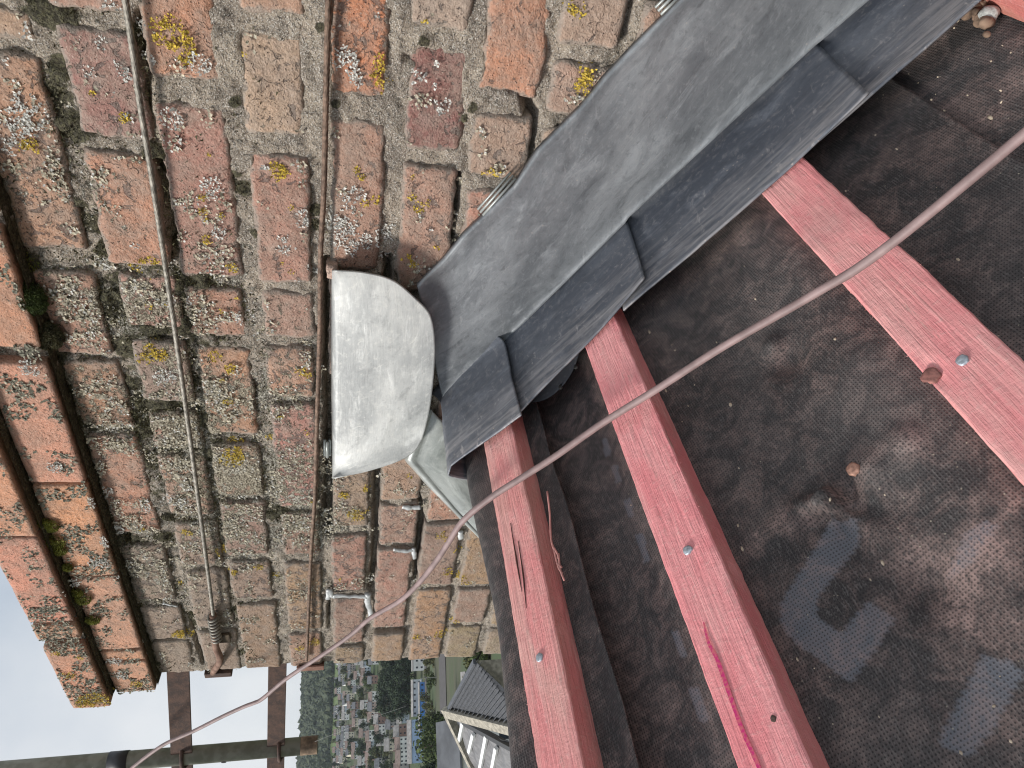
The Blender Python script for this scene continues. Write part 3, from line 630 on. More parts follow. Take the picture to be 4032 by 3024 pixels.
tag(make_brick(p[0]-.012, p[0]+.010, p[2]-.008, p[2]+.006, WY-.010, (.62, .42, .34), MBC, 1, 991, .02, 0, .003, 'brick_chip'), None)

# ------------------------------------------------------------------ wire ropes lashed round the stack
def rope(name, pts, yy, rad, mat, lab, lay=.034, off=None):
    P = []
    for i, (px, py) in enumerate(pts): P.append(wall(px, py, yy))
    P = smoothpath(P, 40)
    if off is not None: P = np.vstack([P, off])
    seg = np.linalg.norm(np.diff(P, axis=0), axis=1); s = np.concatenate([[0], np.cumsum(seg)])
    m = int(s[-1]/.0028); ss = np.linspace(0, s[-1], m); P = np.stack([np.interp(ss, s, P[:, k]) for k in range(3)], 1)
    T = np.gradient(P, axis=0); T /= np.linalg.norm(T, axis=1, keepdims=True)
    a = np.arange(36)*2*math.pi/36; V = []
    u0 = np.array([0, 0, 1.0])
    for i in range(m):
        u = u0-T[i]*(u0@T[i]); u /= np.linalg.norm(u); w = np.cross(T[i], u); ph = ss[i]/lay*2*math.pi
        r = rad*(.55+.52*np.abs(np.cos(2.5*(a-ph))))
        V.append(P[i]+r[:, None]*(np.cos(a)[:, None]*u+np.sin(a)[:, None]*w))
    V = np.concatenate(V); j = np.arange(36); jn = (j+1) % 36
    i = np.arange(m-1)[:, None]*36; f = np.stack([i+j, i+jn, i+36+jn, i+36+j], -1).reshape(-1, 4)
    return tag(mesh(name, V, f, mat), lab, 'wire rope')
rope('wire_rope', [(450, -260), (493, 0), (520, 181), (551, 407), (606, 750), (710, 1450), (805, 2150), (840, 2425)], WY-.013, .0031, WIRE, 'pale upper wire rope running slack across the chimney to the rusty eye bolt')
rope('wire_rope', [(1300, -260), (1293, 0), (1284, 362), (1275, 750), (1262, 1007), (1259, 1300), (1247, 1694), (1239, 1970), (1223, 2215), (1207, 2601)], WY-.009, .0031, WIRE_R, 'rusty lower wire rope pulled along the joint above the bright lead piece')
# fixings on the corner
br = thing('mast_bracket', 'rusty steel bracket on the chimney corner holding the aerial pole', 'bracket', (-1.45, .80, .12))
for z, hz, zn in ((.345, .0215, 'upper'), (.150, .0185, 'lower')):
    a, b = np.array([-1.444, .812, z]), np.array([-1.80, .688, z+.012]); d = (b-a)/np.linalg.norm(b-a); nn = np.array([-d[1], d[0], 0])
    box('arm', (a+b)/2, (b-a)/2, nn*.003, (0, 0, hz), RUST, br, .001)
box('strap', (-1.4425, .812, .25), (.0035, 0, 0), (0, .026, 0), (0, 0, .135), RUST2, br, .001)
box('lug', (-1.452, .786, .262), (.008, 0, 0), (0, .016, 0), (0, 0, .026), RUST, br, .002)
eb = thing('eye_bolt', 'rusty hooked eye bolt wound with wire where the upper rope ends', 'eye bolt', (-1.3, .75, .24))
P = [wall(838, 2420, WY-.012), wall(846, 2500, WY-.014), wall(850, 2548, WY-.016), wall(866, 2600, WY-.018), wall(893, 2640, WY-.012)]; P[-1] = np.array([-1.447, .775, .272])
tube('hook', smoothpath(P, 8), .0062, mat_rust('rusty_hook', (.17, .10, .075), (.33, .21, .16)), eb, 12)
parts = []
for k in range(8):
    p = wall(838+k*2.2, 2432+k*12, WY-.014); d = wall(842, 2500, WY-.014)-wall(838, 2440, WY-.014); d /= np.linalg.norm(d); u = np.cross(d, [0, 0, 1.0]); u /= np.linalg.norm(u); w = np.cross(d, u)
    a = np.linspace(0, 2*math.pi, 13); parts.append(tubeverts(p+.0078*(np.cos(a)[:, None]*u+np.sin(a)[:, None]*w)+d*.002*np.sin(a*2)[:, None], .0022, 6, False))
V, f = join(parts); mesh('wire_binding', V, f, WIRE, eb)
p = wall(882, 2512, WY-.004); box('washer', p, (.014, 0, 0), (0, .003, 0), (0, 0, .011), mat_rust('dark_rust', (.06, .045, .035), (.13, .10, .07)), eb, .003)
cp = thing('corner_plate', 'small rusty angle plate on the chimney corner under the lower wire rope', 'plate', (-1.446, .79, .08))
box('plate', (-1.4405, .790, .081), (.0025, 0, 0), (0, .026, 0), (0, 0, .027), RUST2, cp, .001); box('plate', (-1.432, WY-.006, .081), (.008, 0, 0), (0, .0022, 0), (0, 0, .027), RUST2, cp, .001)
for zz in (.066, .094):
    tube('staple', [(-1.444, .789, zz), (-1.452, .789, zz+.001), (-1.456, .789, zz+.004), (-1.452, .789, zz+.008)], .0014, RUST, cp, 6)
# aerial pole
mp = thing('aerial_pole', 'grey green galvanised aerial pole with a taped lower end', 'pole', (-1.709, .714, .06))
POLE = M('weathered_galvanised', .6, .3); n = POLE.noise(40, 6); POLE.color(POLE.mix(POLE.ramp(n, .35, .65), (.26, .265, .22), (.38, .38, .335))); POLE.bump(n, .0006)
mxp, myp = -1.709, .727
n = 28; a = np.arange(n)*2*math.pi/n; V = []; zz = [.0685, .0685, 1.6, 1.6]; rr = [.0165, .0190, .0190, .0165]
for z, r in [(.16, .0165)]+list(zip(zz, rr)): V.append(np.stack([mxp+r*np.cos(a)+.02*(z-.07)*0, myp+r*np.sin(a), np.full(n, z)], 1))
V = np.concatenate(V); f = [[i*n+j, i*n+(j+1) % n, (i+1)*n+(j+1) % n, (i+1)*n+j] for i in range(4) for j in range(n)]
mesh('tube', V, f, POLE.m, mp)
V, f = tubeverts([(mxp, myp, .0700), (mxp, myp, .106)], .0194, 28, False); mesh('rust_band', V, f, plain('rust_stained_end', (.24, .165, .11), .8, .1, 60, .5), mp)
tri = np.array([(math.cos(t)*.0200+mxp, math.sin(t)*.0200+myp, zz) for t, zz in ((-2.45, .0900), (-1.75, .0900), (-2.1, .0935), (-1.95, .1100))] ); 
mesh('tape_scrap', tri, [[0, 2, 3], [0, 1, 2], [2, 1, 3]], plain('pale_tape', (.62, .62, .58), .6), mp, False)
V, f = tubeverts([(mxp, myp, .462), (mxp, myp, .500)], .0203, 28, True); mesh('tape_band', V, f, plain('black_tape', (.045, .045, .05), .5), mp)
a_ = np.linspace(0, 2*math.pi, 12, endpoint=False)
hole = np.array([(mxp-.0192*math.sin(.25*math.cos(t))-.004, myp-.0192*math.cos(.25*math.cos(t))-.0005, .267+.0055*math.sin(t)) for t in a_]); mesh('bolt_hole', hole, [list(range(12))], plain('hole_dark', (.012, .012, .012)), mp, False)
for z in (.352, .152):
    P = [(mxp+.05, myp+.016, z)]+[(mxp+.026*math.cos(t), myp+.026*math.sin(t), z+.002*math.sin(t)) for t in np.linspace(.7, -math.pi-.7, 18)]+[(mxp-.05, myp+.016, z)]
    tag(tube('u_bolt', P, .0042, RUST, None, 8), 'rusty bolt hoop clamping the pole to the %s bracket arm' % ('upper' if z > .3 else 'lower'), 'u bolt')

# ------------------------------------------------------------------ roof slope frame
TH = math.atan(.6938); CT, ST = math.cos(TH), math.sin(TH)
P0 = np.array([-.688, WY, -.122]); NR = np.array([ST, 0, CT]); ED = np.array([CT, 0, -ST])
def R(q, y, o=0.0):                                # point on the near slope: q down-slope, y world, o off the batten tops
    q, y, o = np.broadcast_arrays(np.asarray(q, float), np.asarray(y, float), np.asarray(o, float))
    p = P0+q[..., None]*ED+o[..., None]*NR; p = p.copy(); p[..., 1] = y; return p
def RC(px, py, o=0.0):
    d = ray(px, py); t = ((P0+NR*o)@NR)/(d@NR); return d*t
def over(q, y, o, r=.014):                         # same, but carried over the ridge: negative q runs down the far slope
    q, y, o = np.broadcast_arrays(np.asarray(q, float), np.asarray(y, float), np.asarray(o, float))
    qq = q-o*ST/CT*0; dx = qq*CT; z = -.122+o/CT-math.tan(TH)*np.sqrt(dx*dx+r*r)+math.tan(TH)*r*.35
    return np.stack([P0[0]+dx, y, z], -1)

# battens
def batten(q, y0, y1, col, lab, knot=None):
    wq, th = .0505, .0285; ny = int((y1-y0)/.006); ys = np.linspace(y0, y1, ny)
    prof = [(0, -th), (0, -.02), (0, -.010), (0, -.0012), (.0012, 0)]+[(x, 0) for x in np.linspace(.006, wq-.006, 9)]+[(wq-.0012, 0), (wq, -.0012), (wq, -.010), (wq, -.02), (wq, -th)]
    prof = np.array(prof); npf = len(prof)
    Q = q+prof[:, 0][None]*np.ones((ny, 1)); O = prof[:, 1][None]*np.ones((ny, 1)); YY = ys[:, None]*np.ones((1, npf))
    pp = np.stack([Q*3, YY, O*3], -1)
    wob = .0009*fbm(np.stack([ys*0+q*9, ys, ys*0], -1), 9, 3, 2)[:, None]
    n1 = fbm(np.stack([Q, YY*.35, O], -1), 260, 3, 12); edge = np.exp(-((prof[:, 0]-.0)/.003)**2)+np.exp(-((prof[:, 0]-wq)/.003)**2)
    Q = Q+wob+edge[None]*.0011*n1; O = O+.0005*n1+edge[None]*(-.0006+.0008*fbm(pp, 120, 2, 5))
    if knot is not None:
        for ky, kq, kr, kd in knot: O = O-kd*np.exp(-(((YY-ky)/kr)**2+((Q-q-kq)/(kr*.5))**2))
    V = R(Q.ravel(), YY.ravel(), O.ravel()); uvq = np.concatenate([[0], np.cumsum(np.hypot(*np.diff(prof, axis=0).T))])
    uv = np.stack([uvq[None]*np.ones((ny, 1))+q*7, YY], -1).reshape(-1, 2)
    f = gridfaces(ny, npf).tolist(); f += [list(range(npf)), [(ny-1)*npf+i for i in range(npf)][::-1]]
    t = thing('roofing_batten', lab, 'batten', R(q+.025, (y0+y1)/2, -th), 'red timber battens nailed along the roof slope')
    o = mesh('timber', V, f, BATTEN, t, False, None, uv)
    o.color = (*col, 1)
    bmx = bmesh.new(); bmx.from_mesh(o.data); bmesh.ops.recalc_face_normals(bmx, faces=bmx.faces); bmx.to_mesh(o.data); bmx.free()
    # torn fibres along the sawn arrises
    fib = []
    for k in range(int((y1-y0)*90)):
        yv = random.uniform(y0, y1); s = random.choice((0, 1)); b = R(q+wob.mean()+s*wq, yv, random.choice((-.0008, -.002, -th+.002)))
        d = np.array([(1 if s else -1)*CT*random.uniform(.2, 1), random.uniform(-1, 1), random.uniform(-.3, .5)]); d /= np.linalg.norm(d)
        fib.append((np.array([b, b+np.array([0, .0007, 0]), b+d*random.uniform(.001, .0032)]), [[0, 1, 2]]))
    V, f = join(fib); tag(mesh('fibres', V, f, BATTEN, t, False, None, np.zeros((len(V), 2))), kind='stuff').color = (*col, 1)
    return t
def disc(name, c, r, h, mat, parent, n=14, dent=.0):
    c = np.asarray(c); u = ED; w = np.array([0, 1.0, 0]); a = np.arange(n)*2*math.pi/n
    jit = 1+.08*RNG.normal(0, 1, n); ring = c+(r*jit)[:, None]*(np.cos(a)[:, None]*u+np.sin(a)[:, None]*w)
    V = np.vstack([ring-NR*.002, ring+NR*h*.6, c+(ring-c)*.8+NR*h, c+NR*(h-dent)]); f = []
    for i in range(n):
        j = (i+1) % n; f += [[i, j, n+j, n+i], [n+i, n+j, 2*n+j, 2*n+i], [2*n+i, 2*n+j, 3*n]]
    return mesh(name, V, f, mat, parent)
BC = (.60, .178, .165)
b1 = batten(.064, -.9, .70, (.78, .42, .38), 'red batten closest to the ridge, with a split grain along its top')
b2 = batten(.245, -.9, .74, (.86, .38, .38), 'second red batten from the ridge, marked with a magenta chalk line')
b3 = batten(.499, -.9, .74, (.86, .43, .41), 'third red batten from the ridge, with a knot and a bright nail head', [(.344, .004, .012, .004)])
b4 = batten(.752, -.9, .72, (.58, .27, .2), 'pale red batten end showing at the photo corner beside the rubble')
for b, (px, py) in ((b1, (2124, 2589)), (b2, (2707, 2166)), (b3, (3788, 1418))):
    disc('nail', RC(px, py, .0005), .0042, .0012, SILVER, b)
disc('nail', RC(3045, 2830, 0), .0022, .0005, RUST, b2); disc('knot', RC(3665, 1478, -.0005), .0062, .0006, plain('brown_knot', (.30, .13, .11), .8, 0, 200, .4), b3, 16)
# split grain on the first batten, chalk line on the second
for pts in ([(2010, 2060), (2035, 2210), (2055, 2330)], [(2040, 2130), (2060, 2260), (2072, 2395)]):
    P = np.array([RC(*p, .0002) for p in pts]); V, f = tubeverts(smoothpath(P, 6), np.interp(np.linspace(0, 1, 13), [0, .5, 1], [.0003, .0011, .0003]), 5); mesh('split', V, f, plain('split_dark', (.09, .035, .03), .9), b1)
P = smoothpath([RC(*p, .0009) for p in [(2770, 2450), (2790, 2530), (2825, 2600), (2875, 2740), (2925, 2880), (2975, 2990), (3010, 3080)]], 8)
wq = np.interp(np.linspace(0, 1, len(P)), [0, .15, .4, 1], [.0006, .0013, .0017, .0015]); V = np.vstack([P-ED*wq[:, None], P+ED*wq[:, None]]); m = len(P)
CHALK = M('magenta_chalk', .9); cn = CHALK.noise(420, 3); CHALK.color(CHALK.mix(CHALK.ramp(cn, .4, .62), (.58, .03, .17), (.62, .13, .17)))
mesh('chalk_line', V, [[i, i+1, m+i+1, m+i] for i in range(m-1)], CHALK.m, b2, False)
# splinter bundle hanging by the first batten
parts = [tubeverts(smoothpath([RC(*p, -.006) for p in pts], 4), .0011, 5) for pts in ([(2155, 1935), (2165, 2020), (2170, 2120), (2182, 2165)], [(2176, 2150), (2195, 2180), (2200, 2200)], [(2182, 2165), (2198, 2230), (2215, 2260)], [(2200, 2180), (2206, 2240), (2222, 2285)], [(2192, 2215), (2212, 2235)])]
V, f = join(parts); tag(mesh('wood_splinters', V, f, plain('pink_splinter', (.62, .3, .27), .8)), 'thin pink wood splinters sticking out beside the batten closest to the ridge', 'splinters')

# felt sheets
def dustmap(pts):
    L = []
    for x, y, r, a in pts:
        p = RC(x*1.823, y*1.823, -.03); L.append((p, r*1.823/F*np.linalg.norm(p), a))
    return L
DUST = dustmap([(1600, 510, 45, 1), (1550, 545, 45, 1), (1480, 600, 50, .9), (1430, 640, 30, .8), (1680, 770, 30, .9), (1700, 740, 30, .5), (1770, 1085, 34, 1.1), (1740, 1120, 30, .9), (1960, 960, 50, 1), (1900, 970, 40, .8), (1850, 1000, 50, .7), (1820, 1060, 60, .7), (1690, 1130, 50, .8), (1640, 1170, 40, .7), (1980, 1200, 80, 1.0), (2060, 1250, 80, 1.1), (2130, 1200, 60, 1), (1900, 1150, 60, .8), (2080, 1320, 60, .9), (2170, 1360, 60, .8), (2120, 1180, 90, .6), (1200, 900, 25, .9), (1240, 870, 30, .9), (1190, 940, 20, .8), (1310, 1010, 20, .7), (1420, 1460, 30, .7), (1380, 1440, 30, .6), (1460, 1500, 30, .6), (1980, 70, 60, 1.3), (1960, 90, 40, 1.3), (2080, 210, 50, .9), (2120, 240, 50, .9), (2020, 300, 50, .7), (1920, 330, 50, .6), (2100, 290, 30, .7), (2160, 100, 60, .6), (2180, 170, 60, .6), (1900, 440, 30, .6), (2200, 750, 40, .5), (1480, 1240, 20, .8), (1360, 1180, 50, .3), (2100, 1080, 50, .6), (2190, 1080, 40, .7), (1800, 680, 50, .45), (1900, 610, 60, .45), (1500, 700, 60, .35), (1950, 1570, 90, .3)])
def dust(V):
    d = np.zeros(len(V))+.34
    for p, r, a in DUST: d = np.maximum(d, a*np.exp(-((V-p)**2).sum(1)/(r*r)))
    return d
def poly_in(px, py, poly):
    c = np.zeros(len(px), bool); j = len(poly)-1
    for i in range(len(poly)):
        xi, yi = poly[i]; xj, yj = poly[j]
        c ^= ((yi > py) != (yj > py)) & (px < (xj-xi)*(py-yi)/(yj-yi+1e-12)+xi); j = i
    return c
PRINTS = []
for x0, y0, x1, y1, w_ in ((220, 130, 228, 170, 9), (245, 195, 252, 236, 9), (275, 280, 285, 322, 10), (305, 365, 322, 432, 11), (392, 610, 415, 672, 12), (438, 752, 468, 832, 14)):
    P = [RC(2016+x*1.588, 1512+y*1.588, -.034) for x, y in ((x0-w_, y0), (x0+w_, y0-2), (x1+w_, y1), (x1-w_, y1+2))]; PRINTS.append([((p-P0)@ED, p[1]) for p in P])
for poly in ([(960, 55), (650, 600), (650, 740), (740, 850), (1100, 1120), (1370, 690), (1190, 575), (1030, 790), (870, 680), (890, 540), (1130, 190), (1125, 30)], [(1930, 930), (1640, 1490), (1850, 1590), (2000, 1400), (2212, 1040), (2120, 960)], [(30, 1120), (95, 1130), (145, 1320), (70, 1335)], [(1840, 120), (1960, 60), (2050, 90), (1900, 300), (1760, 380), (1690, 420)]):
    P = [RC(2688+x*.6076, 2016+y*.6076, -.034) for x, y in poly]; PRINTS.append([((p-P0)@ED, p[1]) for p in P])
LUMPS = [(1785, 1080, 22, .013), (1740, 1095, 30, .006), (1690, 775, 38, -.005), (1665, 745, 25, .004), (1880, 1010, 40, .004), (1950, 960, 40, .004), (1830, 1060, 26, -.005), (1990, 1250, 60, -.005), (1650, 1160, 50, .003)]
LUMP3 = [(RC(x*1.823, y*1.823, -.03), r*1.823/F*np.linalg.norm(RC(x*1.823, y*1.823, -.03)), h) for x, y, r, h in LUMPS]
def felt_off(Q, YY):
    o = np.full(Q.shape, -.0295)
    for bq in (.27, .524, .777): pass
    sag = .0075*np.sin(np.clip((Q-.025-.245)/.254, -.5, 9)*math.pi)**2
    o = o-sag-.014*np.exp(-((Q-.17)/.06)**2)
    P = np.stack([Q, YY, Q*0], -1); o = o+.0032*fbm(P, 7, 3, 51)+.0012*fbm(P, 24, 3, 52)
    W3 = R(Q, YY, -.03)
    for p, r, h in LUMP3: o = o+1.7*h*np.exp(-((W3-p)**2).sum(-1)/(r*r))
    p = RC(1802*1.823, 1095*1.823, -.03); pq = (p-P0)@ED
    ang = np.arctan2(YY-p[1], Q-pq); rad = np.hypot(YY-p[1], Q-pq); o = o+.0028*np.exp(-(rad/.05)**2)*np.sin(ang*5+1)
    for bq in (.2703, .5243, .7773):                       # pressed flat below the battens
        k = np.exp(-((Q-bq)/.03)**6); o = o*(1-k)+np.minimum(o, -.0293)*k
    return o
def felt_sheet(name, q0f, q1f, y0, y1, extra, lab, step=.0027):
    ys = np.arange(y0, y1, step); nq = int(abs(q1f(0.)-q0f(0.))/step); t = np.linspace(0, 1, nq)
    q0 = np.array([q0f(y) for y in ys]); q1 = np.array([q1f(y) for y in ys])
    Q = q0[:, None]+(q1-q0)[:, None]*t[None]; YY = ys[:, None]*np.ones((1, nq)); O = felt_off(Q, YY)+extra(Q, YY)
    G = R(Q, YY, O); Vf = G.reshape(-1, 3); pr = np.zeros(Q.size)
    for P in PRINTS: pr = np.maximum(pr, poly_in(Q.ravel(), YY.ravel(), P))
    o = sheet(name, G, .0012, FELT, None, {'dust': dust(Vf), 'print': pr}, np.stack([Q, YY], -1), flip=False)
    return tag(o, lab, 'roofing felt')
LAP2 = lambda y: .664+.004*math.sin(y*9)+.012*(.6-y)*.3
felt_sheet('roofing_felt', lambda y: .02, lambda y: LAP2(y), -.75, .772, lambda Q, Y: Q*0, 'wide dusty black felt sheet under the second and third battens, with pale ghost lettering')
felt_sheet('roofing_felt', lambda y: .60, lambda y: 1.5, -.75, .772, lambda Q, Y: -.0045-0*Q, 'lower black felt sheet lapped under the edge beyond the third batten', .006)
# far slope and the ridge strip
ys = np.arange(-.75, .772, .006); tq = np.linspace(-1.4, -.05, 90); Q, YY = np.meshgrid(tq, ys); G = over(Q, YY, -.034+.002*fbm(np.stack([Q, YY, Q*0], -1), 7, 3, 9))
tag(sheet('roofing_felt', G, .0012, FELT, None, {'dust': np.full(Q.size, .15), 'print': np.zeros(Q.size)}, np.stack([Q, YY], -1)), 'black felt sheet on the far slope hidden behind the ridge', 'roofing felt')
ys = np.arange(-.75, .772, .004); nq = 76; G = np.zeros((len(ys), nq, 3)); QQ = np.zeros((len(ys), nq)); YQ = np.zeros((len(ys), nq))
for i, y in enumerate(ys):
    qe = .1315+.036*(.48-y)+.002*math.sin(y*31); q = np.linspace(-.17, qe, nq); QQ[i] = q; YQ[i] = y
    wv = .0022*fbm(np.stack([q, q*0+y, q*0], -1), 9, 3, 61)
    bul = (.0105+.005*math.cos((y-.62)*13))*np.exp(-((q-.0)/.042)**2)+.004*np.exp(-((q-.155)/.03)**2)
    k = np.exp(-((q-.089)/.028)**6); o = -.0292+wv+bul*(1-k)+np.where(q > .116, .004*(q-.116)/.02, 0); o = o*(1-k)+np.minimum(o, -.0292)*k
    G[i] = over(q, y, o, .010)
tag(sheet('ridge_felt', G, .0014, FELT, None, {'dust': dust(G.reshape(-1, 3))*.8, 'print': np.zeros(QQ.size)}, np.stack([QQ, YQ], -1)), 'black felt strip folded over the ridge under the first batten', 'roofing felt')
disc('copper_nail', RC(1843*1.823, 1013*1.823, -.031), .0052, .0015, COPPER, None, 16, .0006); tag(bpy.context.scene.objects['copper_nail'], 'round pinkish copper nail head lying in the wrinkled felt', 'nail')

# ------------------------------------------------------------------ lead work
def lineseg(a, b, t): return np.asarray(a)[None]*(1-t[:, None])+np.asarray(b)[None]*t[:, None]
def resample(P, n):
    P = np.asarray(P, float); s = np.concatenate([[0], np.cumsum(np.linalg.norm(np.diff(P, axis=0), axis=1))]); t = np.linspace(0, s[-1], n)
    return np.stack([np.interp(t, s, P[:, k]) for k in range(P.shape[1])], 1)
D = 1.823
def loft(A, B, nu, nv, fy):
    """wall-mounted sheet between two polylines (photo pixels) at the chimney face; fy(t,s,x,z) gives its distance out"""
    a = np.array([wall(*p) for p in A]); b = np.array([wall(*p) for p in B]); a = resample(a, nu); b = resample(b, nu)
    s = np.linspace(0, 1, nv); G = a[:, None]*(1-s)[None, :, None]+b[:, None]*s[None, :, None]
    t = np.linspace(0, 1, nu)[:, None]*np.ones((1, nv)); S_ = s[None]*np.ones((nu, 1))
    yo = fy(t, S_, G[..., 0], G[..., 2])
    k = (WY-yo)/G[..., 1]                                  # keep each point where the photograph shows it
    return G*k[..., None]
def cover_y(t, s, x, z):
    P = np.stack([x, x*0, z], -1)
    y = .010+.004*np.sin(np.clip(s, 0, 1)*math.pi)+.0022*fbm(P, 6, 3, 71)+.0012*fbm(P, 17, 2, 72)
    y = y+.004*np.clip((s-.92)/.08, 0, 1)**2                # sprung out at the bottom fold
    y = y+.0015*np.exp(-((s-.05)/.05)**2)                    # rolled top edge
    y = y-.009*np.clip((.02-s)/.02, 0, 1)**1.5
    y = y+.012*np.exp(-((t-.0)/.05)**2)*(1-s)
    return y
TOP = [(1640, 1115), (1745, 1008), (1818, 917), (2018, 723), (2110, 583), (2280, 413), (2371, 298), (2480, 182), (2626, 36), (2900, -240)]
BOT = [(1742, 1568), (2012, 1338), (2024, 1312), (2460, 880), (2475, 858), (3215, 175), (3235, 160), (3440, -15), (3700, -235)]
G = loft(TOP, BOT, 220, 44, cover_y)
tag(sheet('cover_flashing', G, .0022, LEAD_C, None, flip=True), 'broad dark grey lead flashing running down the chimney face beside the roof slope', 'lead flashing')
# left-hand flashing beyond the ridge
TL = [(1692, 1606), (1640, 1700), (1592, 1806), (1700, 1925), (1818, 2045), (1960, 2190), (2100, 2330)]
BL = [(1752, 1672), (1800, 1720), (1850, 1790), (1905, 1925), (1945, 2060), (2050, 2230), (2240, 2370)]
G = loft(TL, BL, 90, 30, lambda t, s, x, z: .006+.005*np.sin(s*math.pi)+.002*fbm(np.stack([x, x*0, z], -1), 14, 3, 81)+.004*np.exp(-((s-.07)/.06)**2)-.012*np.clip((.05-s)/.05, 0, 1))
tag(sheet('side_flashing', G, .0022, LEAD_W, None, flip=True), 'pale grey lead strip rising on the far side of the ridge below the rounded lead', 'lead flashing')
# bright rounded saddle piece over the apex
TS = [(1313, 1063), (1311, 1150), (1309, 1300), (1310, 1450), (1311, 1600), (1313, 1750), (1314, 1884)]
BS = [(1318, 1062), (1440, 1072), (1550, 1103), (1640, 1176), (1695, 1240), (1713, 1349), (1706, 1500), (1686, 1640), (1650, 1750), (1586, 1805), (1458, 1850), (1320, 1885)]
BS = smoothpath(BS, 8)
def saddle_y(t, s, x, z):
    P = np.stack([x, x*0, z], -1); y = .013+.020*s**.9+.003*np.sin(s*math.pi)+.0016*fbm(P, 7, 2, 91)+.0003*fbm(P, 26, 2, 92)
    y = y-.014*np.clip((.035-s)/.035, 0, 1)**1.6
    return y-.003*np.exp(-(t/.05)**2)
G = loft(TS, BS, 110, 56, saddle_y)
tag(sheet('saddle_flashing', G, .0022, LEAD_L, None, flip=True), 'bright pale rounded lead piece hanging over the top of the ridge', 'lead flashing')
# soakers lying on the slope, each lapped over the next one down
def soaker(corners, o, lab, upturn=True, lift=(0, 0), over_ridge=0.0, seed=0):
    """corners in (q, y): wall-top, wall-bottom, outer-bottom, outer-top"""
    (qa, ya), (qb, yb), (qc, yc), (qd, yd) = corners; nu, nv = 64, 36
    u = np.linspace(0, 1, nu)[:, None]; v = np.linspace(0, 1, nv)[None]
    Q = (1-v)*((1-u)*qa+u*qb)+v*((1-u)*qd+u*qc); YY = (1-v)*((1-u)*ya+u*yb)+v*((1-u)*yd+u*yc)
    P = np.stack([Q, YY, Q*0], -1); O = o+.0016*fbm(P, 9, 3, seed)+.0007*fbm(P, 30, 2, seed+1)+0*u
    O = O+lift[0]*np.clip((u-.55)/.45, 0, 1)**2*(v**2)+lift[1]*np.clip((.25-u)/.25, 0, 1)*v**3
    O = O+.0022*np.clip((u-.72)/.28, 0, 1)
    O = O+.010*np.clip((.14-v)/.14, 0, 1)**2                # sweeps up into the wall
    G = over(Q, YY, O, .012) if over_ridge else R(Q, YY, O)
    if over_ridge:
        k = 16; qq = np.linspace(-over_ridge, qa, k, endpoint=False); pre = np.zeros((k, nv, 3))
        for i in range(k):
            yo = (1-v[0])*ya+v[0]*(yd-.006+.012*((qq[i]-qa)/over_ridge)*-0); dl_ = (k-i)/k; pre[i] = over(np.full(nv, qa), yo, O[0], .012)+np.array([-.30*dl_**.8, 0, -.95*dl_**1.4])*over_ridge
        G = np.concatenate([pre, G])
    AT = np.broadcast_to(v, O.shape); AT = np.concatenate([AT[:1].repeat(16, 0), AT]) if over_ridge else AT
    return tag(sheet('lead_soaker', G, .0020, LEAD_S, None, {'outer': np.ascontiguousarray(AT)}, flip=False), lab, 'lead soaker')
soaker([(.57, .775), (1.05, .775), (1.05, .645), (.57, .640)], .0008, 'dark lead soaker at the lower end of the row, running out of the photo', seed=4)
soaker([(.345, .775), (.641, .775), (.627, .633), (.31, .637)], .0030, 'long dark lead soaker with pale scratches across the third batten', lift=(.006, 0), seed=14)
soaker([(.12, .775), (.366, .775), (.352, .646), (.13, .618)], .0055, 'dark lead soaker with dusty scuffs across the second batten', lift=(.005, 0), seed=24)
soaker([(.008, .775), (.151, .765), (.151, .603), (.018, .622)], .0085, 'dark lead soaker folded over the ridge across the first batten', over_ridge=.045, seed=34)
# round offcut poking out below the soakers
ld = thing('lead_offcut', 'round dark lead offcut with nail holes peeping out below a soaker', 'lead offcut', RC(2215, 1480, -.02))
c = RC(2185, 1440, -.020); cq = (c-P0)@ED; nr, na = 8, 40; a = np.linspace(0, 2*math.pi, na); V = []; r0 = .062
for r in np.linspace(.0, 1, nr):
    for t in a: V.append(R(cq+r0*r*math.cos(t)*.9-.006, c[1]+.012+r0*r*math.sin(t), -.020+.006*r*r))
mesh('plate', V, gridfaces(nr, na), LEAD_S, ld)
for px, py in ((2267, 1442), (2206, 1522)): disc('nail_hole', RC(px, py, -.0145), .0030, .0006, plain('hole_shadow', (.01, .01, .01)), ld, 12)
# cable crossing in front of everything
CP = [(440, 3100, 1.50), (520, 3024, 1.47), (640, 2935, 1.43), (760, 2880, 1.40), (875, 2822, 1.36), (960, 2783, 1.33), (1000, 2768, 1.32), (1035, 2750, 1.31), (1130, 2671, 1.27), (1276, 2574, 1.20), (1385, 2497, 1.15), (1458, 2434, 1.11), (1568, 2370, 1.02), (1640, 2306, .96), (1714, 2215, .89), (1768, 2133, .85), (1823, 2051, .825), (1932, 1960, .795), (2060, 1878, .770), (2188, 1796, .750), (2370, 1668, .722), (2589, 1531, .682), (2844, 1367, .635), (3190, 1167, .57), (3464, 994, .525), (4032, 529, .44), (4500, 120, .39)]
P = smoothpath([ray(x, y)*z for x, y, z in CP], 8)
tag(tube('coaxial_cable', P, .0036, CABLE, None, 14), 'dusty pink brown cable stretching diagonally across the roof to the aerial pole', 'cable')
